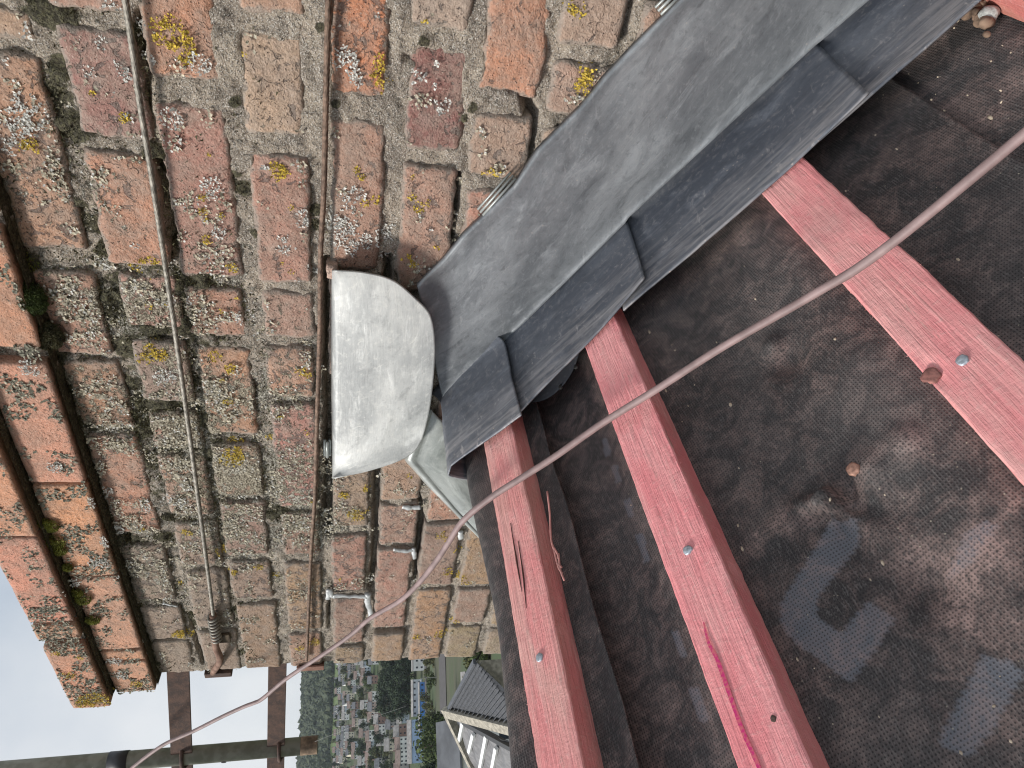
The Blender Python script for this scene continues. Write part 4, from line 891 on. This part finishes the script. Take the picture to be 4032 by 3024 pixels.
# rubble in the top corner and loose crumbs
p = RC(3600+860*.34, 180*.34, -.022)
V = []; bm = bmesh.new(); bmesh.ops.create_icosphere(bm, subdivisions=3, radius=.0085)
vv = np.array([list(v.co) for v in bm.verts]); ff = [[v.index for v in q.verts] for q in bm.faces]; bm.free()
vn = vv*(1+.30*fbm(vv, 160, 3, 5)[:, None]); tag(mesh('mortar_lump', vn+p, ff, plain('pale_mortar_lump', (.42, .43, .41), .9, 0, 300, .3, .001)), 'pale grey lump of mortar on the felt near the photo corner', 'rubble')
parts = []
for k in range(170):
    px, py = random.gauss(3905, 45), random.gauss(20, 32); s = abs(random.gauss(.0028, .0016))+.0008
    v2 = vv[::1]*(s/.0085)*(1+.4*np.array([random.uniform(-1, 1) for _ in range(3)])[None]); q = RC(px, py, -.026+random.random()*.006)
    if (q-P0)@ED > .74 and q[1] < .66: continue
    parts.append((v2[:42]+q if False else v2+q, ff))
V, f = join(parts); tag(mesh('loose_rubble', V, f, plain('brown_rubble', (.20, .135, .095), .95, 0, 90, .6)), 'loose brown rubble and crumbs between the lead and the batten end', 'rubble', None, 'stuff')
n = 900; parts = []
bm = bmesh.new(); bmesh.ops.create_icosphere(bm, subdivisions=1, radius=1); sv = np.array([list(v.co) for v in bm.verts]); sf = [[v.index for v in q.verts] for q in bm.faces]; bm.free()
for k in range(n):
    q, y = random.uniform(.15, 1.0), random.uniform(.0, .74); o = float(felt_off(np.array([[q]]), np.array([[y]]))[0, 0])
    if any(abs(q-bq) < .028 for bq in (.27, .524, .777)): continue
    s = abs(random.gauss(0, .0007))+.0003; parts.append((sv*np.array([s*random.uniform(.6, 1.6), s*random.uniform(.6, 2.2), s*.6])+R(q, y, o+s*.3), sf))
V, f = join(parts); tag(mesh('felt_crumbs', V, f, plain('pale_crumb', (.50, .42, .32), .95, 0, 90, .4)), 'tiny pale crumbs scattered over the black felt', 'crumbs', None, 'stuff')

# ------------------------------------------------------------------ the town across the valley
PROF = np.array([(0, -7.2), (12, -7.2), (60, -14), (150, -26), (300, -37.5), (430, -40), (500, -37), (600, -27), (750, -13), (900, 0), (1100, 14.5), (1250, 23), (1420, 58), (1600, 84), (2500, 92)])
def gz_(d): return np.interp(d, PROF[:, 0], PROF[:, 1])
def AZ(az, d, dz=0.0):
    a = math.radians(az); return np.array([-math.cos(a)*d, math.sin(a)*d, float(gz_(d))+dz])
def azpix(px, py):
    d = ray(px, py); return math.degrees(math.atan2(d[1], -d[0])), d[2]/math.hypot(d[0], d[1])
GR = M('grassy_ground', .95); n1 = GR.noise(.02, 6, .6); n2 = GR.noise(.25, 4)
GR.color(GR.mix(GR.ramp(n1, .4, .6), (.045, .072, .022), GR.mix(n2, (.05, .06, .03), (.085, .08, .045))))
rr = np.array([0, 6, 12, 25, 45, 60, 90, 150, 220, 300, 360, 430, 500, 600, 680, 750, 830, 900, 1000, 1100, 1180, 1250, 1340, 1420, 1510, 1600, 1800, 2100, 2450.])
na = 96; aa = np.linspace(0, 2*math.pi, na); V = np.stack([np.stack([rr[:, None]*np.cos(aa)[None], rr[:, None]*np.sin(aa)[None], np.broadcast_to(gz_(rr)[:, None], (len(rr), na))], -1)], 0).reshape(-1, 3)
tag(mesh('ground', V, gridfaces(len(rr), na, 0, True), GR.m, None, True, None, None, np.zeros(3)), kind='structure')
WALLS = [plain('wall_'+k, c, .9, 0, .4, .12) for k, c in (('white', (.84, .84, .81)), ('cream', (.68, .63, .50)), ('blue_grey', (.48, .54, .60)), ('pink', (.58, .44, .38)), ('grey', (.40, .39, .37)), ('brick', (.34, .22, .18)))]
WN = ['white', 'cream', 'blue grey', 'pinkish', 'grey', 'brown']
ROOFS = [plain('roof_slate', (.13, .135, .145), .8, 0, .6, .25), plain('roof_brown', (.20, .15, .13), .85, 0, .6, .25), plain('roof_grey', (.26, .25, .24), .85, 0, .6, .25)]
RN = ['slate', 'brown tiled', 'pale grey']
GLASS = plain('window_glass', (.035, .045, .06), .2, 0, 1, .2); TRIM = plain('white_trim', (.75, .75, .74), .7)
def V_(*a): return np.array(a, float)
def house_mesh(wm, rm, w, dp, h, rh, storeys=2, cols=3, chimney=True, windows=True, name='terraced_house', wb=6):
    """prototype in local axes: +x to the right along the front, -y towards us"""
    t = thing(name, 'x', 'house')
    V = [(-w/2, -dp/2, -wb), (w/2, -dp/2, -wb), (w/2, dp/2, -wb), (-w/2, dp/2, -wb), (-w/2, -dp/2, h), (w/2, -dp/2, h), (w/2, dp/2, h), (-w/2, dp/2, h), (-w/2, 0, h+rh), (w/2, 0, h+rh)]
    mesh('wall', V, [[0, 1, 5, 4], [1, 2, 6, 9, 5], [2, 3, 7, 6], [3, 0, 4, 8, 7]], wm, t, False, None, None, np.zeros(3))
    e = .3; s = rh/(dp/2); Vr = []
    for dz in (0.05, .25): Vr += [(-w/2-.1, -dp/2-e, h-e*s+dz), (w/2+.1, -dp/2-e, h-e*s+dz), (w/2+.1, 0, h+rh+dz), (-w/2-.1, 0, h+rh+dz), (w/2+.1, dp/2+e, h-e*s+dz), (-w/2-.1, dp/2+e, h-e*s+dz)]
    f = [[6, 7, 8, 9], [9, 8, 10, 11], [0, 3, 2, 1], [3, 5, 4, 2], [0, 1, 7, 6], [5, 11, 10, 4], [0, 6, 9, 3], [3, 9, 11, 5], [1, 2, 8, 7], [2, 4, 10, 8]]
    ro = mesh('roof', Vr, f, rm, t, False, None, None, np.zeros(3))
    if chimney:
        Vc, fc = boxvf((w/2-.5, 0, h+rh+.6), (.35, 0, 0), (0, .55, 0), (0, 0, .8)); mesh('chimney_stack', Vc, fc, WALLS[5], ro, False)
    if windows:
        for s_ in range(storeys):
            for c_ in range(cols):
                x = (c_-(cols-1)/2)*w/cols; z = 1.6+s_*2.6
                wv = mesh('window', *boxvf((x, -dp/2-.03, z), (.46, 0, 0), (0, .05, 0), (0, 0, .55)), GLASS, t, False)
    return t
def clone(t, loc, rotz, wm=None, rm=None):
    r = t.copy(); COL.objects.link(r); ORIG[r.name] = np.asarray(loc); r.location = Vector(loc); r.rotation_euler = (0, 0, rotz)
    for ch in list(t.children):
        c = ch.copy(); COL.objects.link(c); c.parent = r
        for g in list(ch.children):
            d = g.copy(); COL.objects.link(d); d.parent = c
    return r
protos = []
for wi in range(6):
    for ri in range(3):
        if random.random() < .25 and wi not in (0, 1): continue
        protos.append([house_mesh(WALLS[wi], ROOFS[ri], random.choice((6.2, 6.8, 7.6)), 7.5, random.choice((4.6, 5.0, 5.3)), random.choice((2.8, 3.3)), 2, random.choice((2, 3)), random.random() < .8, wb=1.6), wi, ri, False])
ORD0 = 0
ORD = ['first', 'second', 'third', 'fourth', 'fifth', 'sixth', 'seventh', 'eighth', 'ninth', 'tenth', 'eleventh', 'twelfth', 'thirteenth', 'fourteenth', 'fifteenth', 'sixteenth', 'seventeenth', 'eighteenth', 'nineteenth', 'twentieth', 'twenty-first', 'twenty-second', 'twenty-third', 'twenty-fourth', 'twenty-fifth', 'twenty-sixth', 'twenty-seventh', 'twenty-eighth', 'twenty-ninth', 'thirtieth', 'thirty-first', 'thirty-second', 'thirty-third', 'thirty-fourth']
ROTZ = math.radians(90-24.5)                        # fronts turned towards the roof we stand on
rotf = math.atan2(1, 0)
ROWS = [505, 552, 600, 655, 712, 775, 842, 915, 995, 1075]
ORDR = ['lowest', 'second lowest', 'third lowest', 'fourth lowest', 'fifth lowest', 'fifth highest', 'fourth highest', 'third highest', 'second highest', 'highest']
def face_rot(az): return -math.radians(az)+math.pi/2      # local -y looks back at the origin
for ri_, d0 in enumerate(ROWS):
    az = 19.3+random.random(); k = 0
    while az < 31.5:
        step = math.degrees(random.uniform(7.0, 8.0)/d0)
        wooded = (d0 < 640 and 24.7 < az < 29)
        if not wooded and random.random() < (.8 if ri_ in (0, 1, 3, 5, 8) else .62) and k < 26:
            pr = random.choices(protos, [(2.6, 1.3, 1.8, .9, 1.8, .9)[p[1]] for p in protos])[0]
            loc = AZ(az, d0+random.uniform(-9, 9)); rz = face_rot(az)+random.gauss(0, .12)
            if not pr[3]: h = pr[0]; h.location = Vector(loc); h.rotation_euler = (0, 0, rz); pr[3] = True
            else: h = clone(pr[0], loc, rz)
            h['label'] = '%s house with %s roof, %s from left, %s row across the valley' % (WN[pr[1]], RN[pr[2]], ORD[k], ORDR[ri_])
            h['category'] = 'house'; h['group'] = 'houses in rows across the valley'; k += 1
        az += step*(1 if random.random() < .85 else 1.8)
for pr in protos:
    if not pr[3]:
        for ch in list(pr[0].children):
            for g in list(ch.children): bpy.data.objects.remove(g)
            bpy.data.objects.remove(ch)
        bpy.data.objects.remove(pr[0])
# light blue long building on the valley floor
def at_(az, d, z): a = math.radians(az); return np.array([-math.cos(a)*d, math.sin(a)*d, z])
BLUE = plain('pale_blue_render', (.38, .52, .72), .85, 0, .3, .08); BLUE2 = plain('bright_blue_cladding', (.10, .27, .62), .7, 0, .3, .12)
t = house_mesh(BLUE, ROOFS[2], 21, 8, 7.2, 2.0, 2, 7, False, True, 'long_building'); t.location = Vector(AZ(22.75, 432)); t.rotation_euler = (0, 0, face_rot(22.75))
tag(t, 'long pale blue two storey building with dark windows on the valley floor', 'building')
for ch in t.children:
    if ch.name.startswith('window') and ch.location.x > 5: ch.scale = (1.7, 1, 1.5)
t = house_mesh(BLUE2, ROOFS[2], 24, 5, 3.0, .5, 1, 9, False, True, 'low_shed'); t.location = Vector(AZ(25.0, 424)); t.rotation_euler = (0, 0, face_rot(25)); tag(t, 'low bright blue shed in front of the dark trees on the valley floor', 'building')
t = house_mesh(plain('shed_cladding', (.55, .58, .62), .8, 0, .3, .1), ROOFS[2], 19, 7, 5.0, .8, 2, 6, False, True, 'workshop'); t.location = Vector(AZ(25.6, 440)); t.rotation_euler = (0, 0, face_rot(25.6)); tag(t, 'pale grey workshop with many windows behind the blue shed', 'building')
t = house_mesh(WALLS[0], ROOFS[2], 7, 7, 6.4, .4, 2, 2, False, True, 'square_house'); t.location = Vector(AZ(27.9, 428)); t.rotation_euler = (0, 0, face_rot(27.9)); tag(t, 'white square building beside the chimney edge on the valley floor', 'building')
# cars and vans on the road
def car(az, d, col, lab, van=False):
    m = plain('car_paint', col, .35, .1, 2, .05); t = thing('parked_van' if van else 'parked_car', lab, 'van' if van else 'car', AZ(az, d), 'vehicles parked on the valley road')
    L, w, h = (5.2, 1.0, 1.0) if van else (4.2, .88, .45)
    mesh('body', *boxvf((0, 0, .45+h*.5), (L/2, 0, 0), (0, w, 0), (0, 0, h*.62), .12), m, t)
    mesh('cabin', *boxvf((-.2, 0, .45+h+.25), (L*.27, 0, 0), (0, w*.85, 0), (0, 0, .33), .15), GLASS, t)
    for sx in (-1, 1):
        for sy in (-1, 1):
            a = np.linspace(0, 2*math.pi, 11)[:-1]; V = np.concatenate([np.stack([sx*L*.31+.33*np.cos(a), np.full(10, sy*w+y), .33+.33*np.sin(a)], 1) for y in (-.1, .1)])
            mesh('wheel', V, [list(range(10)), list(range(10, 20))]+[[i, (i+1) % 10, 10+(i+1) % 10, 10+i] for i in range(10)], GLASS, t, False)
    t.rotation_euler = (0, 0, face_rot(az)); 
    return t
for a in [(26.2, 322, (.7, .7, .68), 'white car parked on the valley road nearest the white house'), (26.9, 318, (.5, .08, .07), 'red car parked on the valley road'), (27.6, 324, (.72, .72, .72), 'white van parked on the valley road', True), (25.5, 416, (.66, .5, .05), 'yellow van parked by the blue shed', True), (26.6, 418, (.7, .7, .7), 'white van parked by the blue shed', True), (27.2, 416, (.62, .66, .7), 'pale car parked beyond the blue shed'), (24.2, 416, (.1, .16, .4), 'dark blue car parked in front of the blue shed')]: car(*a)
RD = plain('tarmac', (.075, .068, .066), .9, 0, .5, .15)
a_ = np.radians(np.linspace(12, 44, 40)); V = np.concatenate([np.stack([-np.cos(a_)*d, np.sin(a_)*d, np.full(40, float(gz_(d))+.25)], 1) for d in (308, 336)]); tag(mesh('road', V, gridfaces(2, 40), RD, None, False), kind='structure')
V = np.concatenate([np.stack([-np.cos(a_)*d, np.sin(a_)*d, np.full(40, float(gz_(d))+.25)], 1) for d in (408, 422)]); tag(mesh('road', V, gridfaces(2, 40), RD, None, False), kind='structure')
# trees
def leafmat(n, a, b): 
    k = M(n, .9); k.color(k.mix(k.ramp(k.noise(.5, 4), .35, .65), a, b)); return k.m
LEAF = [leafmat('leaf_dark', (.020, .036, .018), (.045, .07, .028)), leafmat('leaf_mid', (.040, .062, .018), (.085, .115, .032)), leafmat('leaf_olive', (.055, .065, .022), (.12, .12, .038))]
BARK = plain('bark', (.10, .08, .06), .95, 0, 3, .3)
def tree_proto(lm, h, r, n, seed, lob=9):
    rg = np.random.default_rng(seed); t = thing('tree', 'x', 'tree')
    V, f = tubeverts([(0, 0, -1), (.1, 0, h*.3), (-.1, .1, h*.55), (0, 0, h*.8)], [r*.09, r*.07, r*.045, r*.02], 7); parts = [(V, f)]
    cs = []
    for i in range(lob):
        a = rg.random()*6.28; z = h*(.22+.66*rg.random()); rr = r*(.25+.45*rg.random())*(1.15-abs(z/h-.5)); c = np.array([rr*math.cos(a), rr*math.sin(a), z]); cs.append((c, r*(.32+.25*rg.random())))
        parts.append(tubeverts([(0, 0, h*.35), c*np.array([.5, .5, .8]), c], [r*.03, r*.02, r*.01], 5))
    V, f = join(parts); mesh('trunk', V, f, BARK, t, True, None, None, np.zeros(3))
    L = []
    for i in range(n):
        c, R_ = cs[rg.integers(lob)]; d = rg.normal(0, 1, 3); d /= np.linalg.norm(d); p = c+d*R_*(.65+.4*rg.random())
        s = r*.07*(.6+rg.random()); u = np.cross(d, rg.normal(0, 1, 3)); u /= np.linalg.norm(u); w = np.cross(d, u)+.5*d*rg.normal()
        L.append(np.stack([p-u*s, p+w*s*.8, p+u*s, p-w*s*.8]))
    V = np.concatenate(L); mesh('crown', V, np.arange(len(V)).reshape(-1, 4), lm, t, False, None, None, np.zeros(3)); return t
TP = [[tree_proto(LEAF[i % 3], (11, 12, 9, 14, 8, 10)[i], (4.4, 4.8, 4.2, 4.6, 4.0, 4.6)[i], 900, 50+i), ('dark green', 'mid green', 'olive green')[i % 3], False] for i in range(6)]
def tree(i, loc, lab, sc=1.0, grp=None):
    pr = TP[i]; t = pr[0] if not pr[2] else clone(pr[0], loc, 0); pr[2] = True
    t.location = Vector(loc); t.rotation_euler = (0, 0, random.random()*6.28); t.scale = (sc, sc, sc*random.uniform(.9, 1.1)); t['label'] = lab; t['category'] = 'tree'; 
    if grp: t['group'] = grp
    return t
def th(i): return ORD[i] if i < len(ORD) else 'number %d' % (i+1)
for j, dd in enumerate((470, 505, 545)):
    for i, a_z in enumerate(np.arange(24.75, 29.2, .28)):              # dark wood behind the workshop
        tree(random.choice((0, 3)), AZ(a_z+random.uniform(-.1, .1), dd+random.uniform(-8, 8)), 'dark tree, %s from left in the %s rank of the wood behind the workshop' % (th(i), ('front', 'middle', 'back')[j]), random.uniform(.9, 1.25), 'dark trees behind the workshop')
for i, a_z in enumerate(np.arange(19.8, 24.1, .62)):
    tree(random.choice((1, 0, 1)), AZ(a_z, random.uniform(235, 290), -1), 'tall leafy tree in front of the pale blue building, %s from the left' % th(i), random.uniform(.95, 1.35), 'leafy trees in front of the blue building')
for i, a_z in enumerate(np.arange(24.0, 29.4, .55)):
    tree(random.choice((2, 1, 2, 4)), AZ(a_z, random.uniform(352, 392), -2), 'bushy tree on the bank above the road, %s from the left' % th(i), random.uniform(.55, .85), 'bushy trees on the bank above the road')
for i in range(6):
    tree(random.choice((1, 2, 5)), AZ(26.6+.42*i, 128+random.uniform(-6, 6), -1.0), 'green garden tree beside the white gable house, %s from the left' % th(i), random.uniform(.45, .62), 'garden trees beside the white gable house')
for j, d0 in enumerate(ROWS):
    for i, az in enumerate(sorted(random.uniform(19.5, 31) for _ in range(34) )):
        if d0 < 640 and 24.7 < az < 29: continue
        tree(random.choice((0, 1, 2, 3, 5)), AZ(az, d0+random.uniform(14, 30)), 'garden tree behind the %s row across the valley, %s from left' % (ORDR[j], th(i)), random.uniform(.5, 1.0), 'garden trees across the valley')
for pr in TP:
    if not pr[2]:
        for ch in list(pr[0].children): bpy.data.objects.remove(ch)
        bpy.data.objects.remove(pr[0])
# hanging wood on the hill
WOOD = leafmat('hill_wood', (.028, .046, .026), (.07, .082, .034)); wn = 4200; bm = bmesh.new(); bmesh.ops.create_icosphere(bm, subdivisions=2, radius=1); iv = np.array([list(v.co) for v in bm.verts]); if_ = np.array([[v.index for v in q.verts] for q in bm.faces]); bm.free()
az = RNG.uniform(8, 48, wn); dd = np.sqrt(RNG.uniform(1262**2, 1640**2, wn)); zz = gz_(dd); s = RNG.uniform(4.5, 8.5, wn); A = np.radians(az)
C = np.stack([-np.cos(A)*dd, np.sin(A)*dd, zz+s*.5], 1); VV = C[:, None]+iv[None]*s[:, None, None]*np.array([1, 1, 1.1])*(1+.28*RNG.normal(0, 1, (wn, len(iv), 1)))
FF = (if_[None]+(np.arange(wn)*len(iv))[:, None, None]).reshape(-1, 3)
tag(mesh('hillside_wood', VV.reshape(-1, 3), FF, WOOD, None, False), 'dark continuous wood covering the hill on the skyline', 'wood', None, 'stuff')
FIELD = M('pasture', .95); n1 = FIELD.noise(.03, 5); FIELD.color(FIELD.mix(n1, (.07, .115, .03), (.105, .14, .04)))
a_ = np.radians(np.linspace(5, 50, 60)); V = np.concatenate([np.stack([-np.cos(a_)*d, np.sin(a_)*d, np.full(60, float(gz_(d))+.6)], 1) for d in (1120, 1180, 1250, 1275)]); tag(mesh('meadow', V, gridfaces(4, 60), FIELD.m, None, False), kind='structure')

# ------------------------------------------------------------------ neighbouring roofs just below us
def scaled(px, py, z): d = ray(px, py); return d*(z/d[2])
NA, NB = scaled(1762, 2800, -5.9), scaled(1880, 2585, -5.9)
e = (NB-NA); Lr = np.linalg.norm(e); e /= Lr; hn = np.array([e[1], -e[0], 0.0]); hn = hn if hn@NA < 0 else -hn   # horizontal, towards us
sp = math.radians(36); dn = hn*math.cos(sp)+np.array([0, 0, -math.sin(sp)]); nn = np.cross(e, dn); nn = nn if nn[2] > 0 else -nn
nb = thing('neighbour_house', 'neighbouring house with a dark slate roof and stone coping just below the ridge', 'house', NA+dn*2-np.array([0, 0, 3]))
SL = [plain('slate_'+str(i), c, .75, 0, 6, .3, .002) for i, c in enumerate(((.075, .08, .092), (.095, .10, .112), (.115, .115, .12)))]
gau, sw = .32, .46; first = {}
V0, f0 = boxvf((0, 0, 0), (sw/2-.004, 0, 0), (0, .16, 0), (0, 0, .010))
cnt = 0
RM = Matrix(((e[0], dn[0], nn[0]), (e[1], dn[1], nn[1]), (e[2], dn[2], nn[2]))); tilt = Matrix.Rotation(.045, 3, 'X')
def npix(p): z = p@FW; return W/2-F*(p@UP)/z, H/2-F*(p@RT)/z
def onplane(px, py, base): d = ray(px, py); return d*((base@nn)/(d@nn))
HIP = onplane(1990, 2856, NA); hipd = (HIP-NA)/np.linalg.norm(HIP-NA)
gau = .21
for r in range(24):
    for c in range(-14, 26):
        p = NA+e*(.15+(c+.5*(r % 2))*sw)+dn*(.12+r*gau)+nn*(.022+random.uniform(0, .012)); k = random.randrange(3)
        side = np.cross(hipd, p-NA)@nn
        if side*(np.cross(hipd, e)@nn) < .12: continue
        px, py = npix(p)
        if px > 2040 or py < 2540 or cnt >= 299: continue
        if k not in first:
            o = mesh('slate', V0, f0, SL[k], nb, False, None, None, np.zeros(3)); first[k] = o
        else:
            o = first[k].copy(); COL.objects.link(o)
        o.location = Vector(p-ORIG[nb.name]); o.rotation_euler = (RM @ tilt).to_euler(); cnt += 1
V = np.array([NA+dn*0-nn*.02, NA+e*11.7-nn*.02, NA+e*11.7+dn*4.2-nn*.02, HIP+(HIP-NA)*.6-nn*.02, NA-np.array([0, 0, 7]), NA+e*11.7-np.array([0, 0, 7]), NA+e*11.7+dn*4.2-np.array([0, 0, 4.5]), HIP+(HIP-NA)*.6-np.array([0, 0, 4.5])])
NSTONE = plain('coping_stone', (.33, .30, .245), .9, 0, 4, .35, .004)
mesh('roof_deck', V, [[0, 1, 2, 3]], SL[0], nb, False); mesh('wall', V, [[0, 4, 5, 1], [3, 7, 4, 0], [2, 6, 7, 3], [1, 5, 6, 2]], NSTONE, nb, False)
box('coping', NA+(HIP-NA)*.6+nn*.10, np.cross(hipd, nn)*.30, (HIP-NA)*.62, nn*.2, NSTONE, nb, .02); box('ridge_tile', NA+e*5.8+nn*.03, e*5.9, hn*.13, np.array([0, 0, .07]), SL[1], nb, .02)
# far slope of the same roof, seen edge-on beyond the ridge, and the chimney-side stone upstand
dn2 = -hn*math.cos(sp)+np.array([0, 0, -math.sin(sp)]); V = np.array([NA+nn*.0, NA+e*11.7, NA+e*11.7+dn2*4, NA+dn2*4]); mesh('back_slope', V, [[0, 1, 2, 3]], SL[1], nb, False)
# lower glazed roof left of the coping
LR = thing('lean_to_roof', 'grey sheeted lean-to roof with white glazing bars left of the stone coping', 'roof', NA-e*1.5+dn*2)
drop = np.array([0, 0, -1.1])
def onp(px, py, base): d = ray(px, py); return d*((base@nn)/(d@nn))
base = NA+drop
quad = [onp(1800, 2825, base), onp(2080, 2960, base), onp(2110, 3160, base), onp(1890, 3160, base)]
SHT = M('grey_roof_sheet', .6, .1); SHT.color(SHT.mix(SHT.ramp(SHT.noise(2.5, 4), .35, .65), (.13, .128, .132), (.20, .195, .198)))
Qg = np.array(quad); nu = 40; u = np.linspace(0, 1, nu)
A = Qg[0]*(1-u[:, None])+Qg[1]*u[:, None]; B = Qg[3]*(1-u[:, None])+Qg[2]*u[:, None]; k = np.linspace(0, 1, 10); G = A[:, None]*(1-k)[None, :, None]+B[:, None]*k[None, :, None]
G = G+nn*(.06*np.sin(u*40))[:, None, None]; V = np.concatenate([G.reshape(-1, 3), G.reshape(-1, 3)-nn*.03]); f = gridfaces(nu, 10).tolist()+gridfaces(nu, 10, nu*10, True).tolist(); mesh('sheet', V, f, SHT.m, LR, True)
for a, b in (((1823, 2847), (1808, 2918)), ((1864, 2891), (1847, 2962)), ((1915, 2899), (1886, 3050)), ((1954, 2945), (1932, 3060))):
    pa, pb = onp(*a, base+nn*.12), onp(*b, base+nn*.12); d = (pb-pa)/np.linalg.norm(pb-pa); box('glazing_bar', (pa+pb)/2, (pb-pa)/2, np.cross(d, nn)*.11, nn*.10, TRIM, LR)
pa, pb = onp(1765, 2815, base), onp(1905, 3110, base); d = (pb-pa)/np.linalg.norm(pb-pa); box('stone_edge', (pa+pb)/2, (pb-pa)/2, np.cross(d, nn)*.28, nn*.25, NSTONE, LR, .01)
GAP_SHADE = plain('painted_gap_shade', (.03, .03, .032), .6); pa, pb = onp(1826, 2842, base+nn*.03), onp(2060, 2968, base+nn*.03); d = (pb-pa)/np.linalg.norm(pb-pa); box('shadow_gap_bar', (pa+pb)/2, (pb-pa)/2, np.cross(d, nn)*.22, nn*.15, GAP_SHADE, LR, .01)  # near-black bar painting in the shadow gap below the parapet coping
# slate-roofed terrace with white walls further down, white gable house
t = house_mesh(WALLS[0], ROOFS[0], 11.5, 5.5, 5.7, 1.5, 2, 4, False, True, 'white_terrace'); t.location = Vector(AZ(19.2, 72, .4)); t.rotation_euler = (0, 0, face_rot(19.2)); tag(t, 'white walled terrace with a long dark slate roof behind the lean-to roof', 'building')
az, el = azpix(1790, 2690)
t = house_mesh(WALLS[0], ROOFS[2], 3.2, 5, 6.0, .3, 2, 1, False, False, 'gable_house'); t.location = Vector(AZ(az, 130, -1.6)); t.rotation_euler = (0, 0, face_rot(az)); tag(t, 'small white rendered house above the neighbouring slate roof', 'house')
# lamp post and the strand of cobweb
lp = thing('street_lamp', 'thin grey street lamp beside the valley road', 'street lamp', AZ(26.9, 345)); V, f = tubeverts([(0, 0, 0), (0, 0, 7.5), (.4, -.6, 8), (.9, -1.3, 8)], [.12, .09, .08, .07], 6); o = mesh('pole', V+AZ(26.9, 345), f, TRIM, lp); box('lamp_head', AZ(26.9, 345)+np.array([1.1, -1.6, 8]), (.4, 0, 0), (0, .2, 0), (0, 0, .1), TRIM, lp)
P = smoothpath([ray(x, y)*1.55 for x, y in ((1240, 2920), (1360, 2872), (1480, 2822), (1600, 2780))], 6); tag(tube('cobweb_strand', P, .00022, plain('spider_silk', (.7, .7, .68), .4), None, 5), 'single cobweb strand catching light near the pole end', 'cobweb')

HAZE = True
if HAZE:
    hv, hf = boxvf((0, 0, 34.5), (2600, 0, 0), (0, 2600, 0), (0, 0, 75.5)); 
    hm = bpy.data.materials.new('haze'); hm.use_nodes = True; ht = hm.node_tree; ht.nodes.clear(); ho = ht.nodes.new('ShaderNodeOutputMaterial'); pv = ht.nodes.new('ShaderNodeVolumePrincipled')
    pv.inputs['Color'].default_value = (.80, .88, 1, 1); pv.inputs['Density'].default_value = .00007; pv.inputs['Anisotropy'].default_value = .2; ht.links.new(pv.outputs[0], ho.inputs['Volume'])
    tag(mesh('haze', hv, hf, hm, None, False), 'thin blue haze over the valley', 'haze', None, 'stuff')
